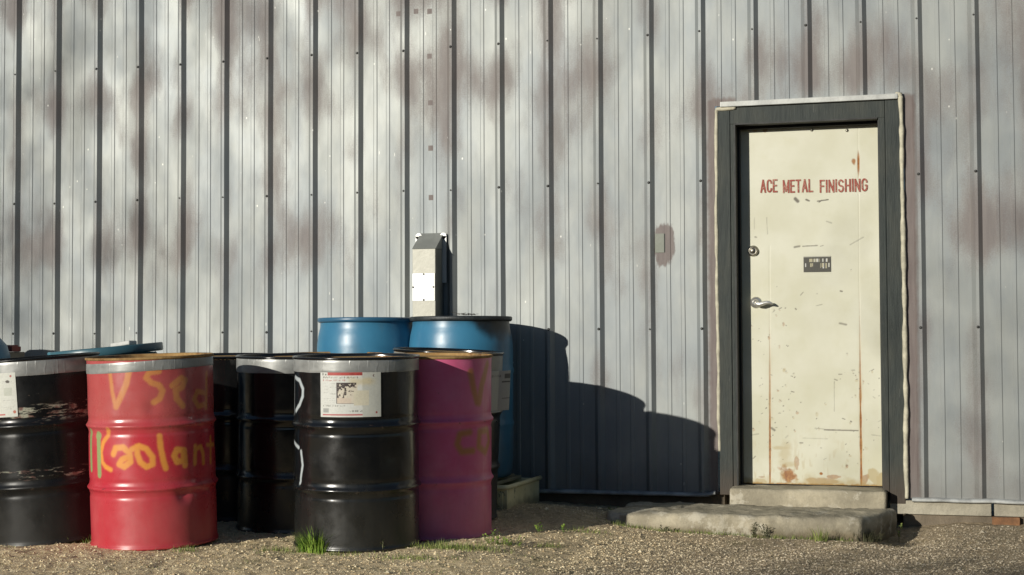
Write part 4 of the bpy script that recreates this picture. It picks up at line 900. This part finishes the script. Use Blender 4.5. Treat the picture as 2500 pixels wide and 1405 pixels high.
a_ = onY(38, 849, -.22); b = bmesh.new(); box(b, a_.x-.55, a_.x, -.26, -.16, .905, .938, .004); box(b, a_.x-.55, a_.x-.02, -.255, -.165, .9355, .9475, .003)
o = link('steel_beam', bm_mesh(b), M_REDBAR, None, False); tag(o, 'faded red bar lying on the tan carton behind the left barrel', 'bar')
b = bmesh.new(); box(b, a_.x-.5, a_.x-.012, -.30, -.10, ghf(1.6, -.2)-.01, .903, .006); o = link('carton', bm_mesh(b), M_TAN, None, False); tag(o, 'tall tan carton against the wall at the left edge under a red bar', 'carton')

# ------------------------------------------------------------------ fixtures on the wall
M_GALV = mat_simple('galvanised_sheet', (.34, .335, .285), .45, .3, .2, 7, .12); M_GALVB = mat_simple('bright_cover_plate', (.80, .80, .76), .35, .15, .05, 5, .08); M_GALVD = mat_simple('galvanised_hood', (.36, .37, .34), .5, .3, .15, 6, .1)
D_ = .128; pL = onY(1007, 690, -D_); pR = onY(1063, 690, -D_); pT = onY(1007, 609, -D_); cxl, cxr = pL.x, pR.x; zT = pT.z
cc = tag(empty('conduit_cover', ((cxl+cxr)/2, .03, .2)), 'tall narrow galvanised cover box with sloped hood fixed above the blue barrels', 'cover'); ox = (cxl+cxr)/2; hw = (cxr-cxl)/2
def cb(b, x0, x1, y0, y1, z0, z1, bev=.002): box(b, x0, x1, y0-.03, y1-.03, z0-.2, z1-.2, bev)
b = bmesh.new(); cb(b, -hw, hw, -D_, .03, .2, zT, .003); link('casing', bm_mesh(b), M_GALV, cc, False)
b = bmesh.new(); vs_ = [b.verts.new((x, y-.03, z-.2)) for x, y, z in ((-hw-.002, -D_-.003, zT+.001), (hw+.002, -D_-.003, zT+.001), (hw+.002, .03, zT+.001), (-hw-.002, .03, zT+.001), (-hw-.002, .02, zT+.105), (hw+.002, .02, zT+.105))]
for f in ((0, 1, 5, 4), (0, 4, 3), (1, 2, 5), (3, 2, 1, 0), (4, 5, 2, 3)): b.faces.new([vs_[i] for i in f])
link('hood', bm_mesh(b), M_GALVD, cc, False)
zp = onY(1035, 668, -D_).z; zq = onY(1035, 735, -D_).z; b = bmesh.new(); cb(b, -hw+.001, hw-.003, -D_-.0035, -D_-.0005, zq, zp, .0008); link('access_plate', bm_mesh(b), M_GALVB, cc, False)
for x, z in ((0, zp-.005), (-hw+.006, (zp+zq)/2+.0), (hw-.012, (zp+zq)/2), (0, zq+.006)):
    b = bmesh.new(); lathe(b, [(.0055, 0), (.0055, .002), (.003, .0035), (.001, .0035)], 10, 'Y', (x, -D_-.0335, z-.2)); link('screw', bm_mesh(b), M_SCREW, cc)
for s in (-1, 1):
    b = bmesh.new(); xc = s*(hw+.012); lathe(b, [(.020, 0), (.020, .0025), (.002, .0025)], 24, 'Y', (xc-s*.006, -.028, zT+.085-.2)); box(b, xc-s*.006-.02, xc-s*.006+.02, -.0305, -.028, zT-.2-.2, zT+.085-.2)
    link('flange', bm_mesh(b), M_GALVB, cc, False)
p = onY(1610, 594, .02)
sp = tag(empty('switch_plate', (p.x, .03, p.z)), 'small blank grey electrical plate in a brown patch left of the door', 'electrical plate')
b = bmesh.new(); box(b, -.027, .027, -.006, -.002, -.056, .056, .0012); link('plate', bm_mesh(b), mat_simple('grey_plate_paint', (.20, .215, .175), .5, .1, .1, 10, .1), sp, False)
b = bmesh.new(); box(b, -.0325, .0325, -.0035, .0015, -.054, .054, .001); link('gasket', bm_mesh(b), M_DARK, sp, False)
# brick near the right edge
M_BRICK = mat_simple('weathered_orange_brick', (.30, .15, .07), .9, 0, .3, 25, .7)
a_ = onY(2422, 1262, .0); c_ = onY(2490, 1262, .0); b = bmesh.new(); box(b, 0, c_.x-a_.x, 0, .09, 0, .065, .006, 2); o = link('brick', bm_mesh(b), M_BRICK, None, False); o.location = (a_.x, -.005, -.078); tag(o, 'orange brick half buried under the wall at the right edge', 'brick')

# ------------------------------------------------------------------ trees across the yard (behind the camera) whose crowns shade both ends of the wall and the gravel
M_LEAF = mat_simple('tree_leaves', (.05, .085, .025), .6, 0, .3, 2, 0); M_BARK = mat_simple('tree_bark', (.10, .075, .05), .9, 0, .3, 6, .5)
def tree(u, L, z0, z1, hw_, nleaf, label, seed, leaf=.22):
    """u: position across the sunlight, L: distance up-sun from the wall"""
    r = np.random.default_rng(seed); sh = Vector((math.sin(SUN_AZ), math.cos(SUN_AZ), 0)); pe = Vector((-sh.y, sh.x, 0)); base = pe*u+sh*L
    o = tag(empty('broadleaf_tree', base), label, 'tree', None); b = bmesh.new(); tube(b, [(0, 0, -.1), (.05, 0, z1*.35), (-.05, .1, z1*.62), (0, 0, z1*.92)], [.16, .12, .07, .02], 10); rp = random.Random(seed)
    cl = []
    for k in range(22):
        a = rp.uniform(0, 6.28); t = rp.uniform(.0, 1); z = z0+(z1-z0)*t; rad = hw_*math.sin(math.pi*(.12+.8*t))**.6*rp.uniform(.35, 1.); c = Vector((math.cos(a)*rad, math.sin(a)*rad, z)); cl.append(c)
        s0 = Vector((0, 0, max(.5, z-.6-rad*.4))); tube(b, [s0, s0.lerp(c, .5)+Vector((0, 0, .1)), c], [.045, .03, .01], 6)
    link('trunk', bm_mesh(b), M_BARK, o); C_ = np.array([tuple(c) for c in cl]); ids = r.integers(0, len(cl), nleaf); P = C_[ids]+r.normal(0, 1, (nleaf, 3))*np.array([hw_*.26, hw_*.26, (z1-z0)*.10])
    d1 = r.normal(0, 1, (nleaf, 3)); d1 /= np.linalg.norm(d1, axis=1)[:, None]; d2 = np.cross(d1, r.normal(0, 1, (nleaf, 3))); d2 /= np.linalg.norm(d2, axis=1)[:, None]; s = leaf*(.5+.7*r.random((nleaf, 1)))
    V = np.stack([P-d1*s*.5, P+d2*s*.25, P+d1*s*.5, P-d2*s*.25], 1).reshape(-1, 3); q = np.arange(nleaf*4).reshape(-1, 4); me = bpy.data.meshes.new('crown')
    me.vertices.add(len(V)); me.vertices.foreach_set('co', V.reshape(-1).astype('f')); me.loops.add(q.size); me.loops.foreach_set('vertex_index', q.reshape(-1).astype('i')); me.polygons.add(nleaf); me.polygons.foreach_set('loop_start', np.arange(0, q.size, 4, dtype='i')); me.update(calc_edges=True)
    link('crown', me, M_LEAF, o, False)
tree(7.6, 22, 1.2, 5.4, 2.4, 5200, 'dense round tree across the yard, nearest the wall end with the door', 3)
tree(7.3, 26, 5.2, 9.6, 2.2, 4800, 'tall sparse tree across the yard behind the dense round one', 5, .13)
tree(-1.6, 27, 6.6, 11.4, 2.9, 5200, 'tall open-crowned tree across the yard on the drum side', 8, .12)

def far_wood():
    r = np.random.default_rng(77); n = 26000; a = r.uniform(R(150), R(330), n); Rr = 62+r.normal(0, 3, n); x = Rr*np.cos(a)*1.2+3; y = Rr*np.sin(a); h = 5.5+4.5*vnoise(a*14, a*0, 78, 3); z = h*r.random(n)**.8
    P = np.stack([x, y, z], -1); d1 = r.normal(0, 1, (n, 3)); d1 /= np.linalg.norm(d1, axis=1)[:, None]; d2 = np.cross(d1, r.normal(0, 1, (n, 3))); d2 /= np.linalg.norm(d2, axis=1)[:, None]; s_ = .9+.9*r.random((n, 1))
    V = np.stack([P-d1*s_*.6, P+d2*s_*.5, P+d1*s_*.6, P-d2*s_*.5], 1).reshape(-1, 3); q = np.arange(n*4).reshape(-1, 4); me = bpy.data.meshes.new('wood')
    me.vertices.add(len(V)); me.vertices.foreach_set('co', V.reshape(-1).astype('f')); me.loops.add(q.size); me.loops.foreach_set('vertex_index', q.reshape(-1).astype('i')); me.polygons.add(n); me.polygons.foreach_set('loop_start', np.arange(0, q.size, 4, dtype='i')); me.update(calc_edges=True); return me
tag(link('far_wood', far_wood(), M_LEAF, None, False), kind='stuff', label='distant belt of trees closing the yard behind the camera', cat='wood')
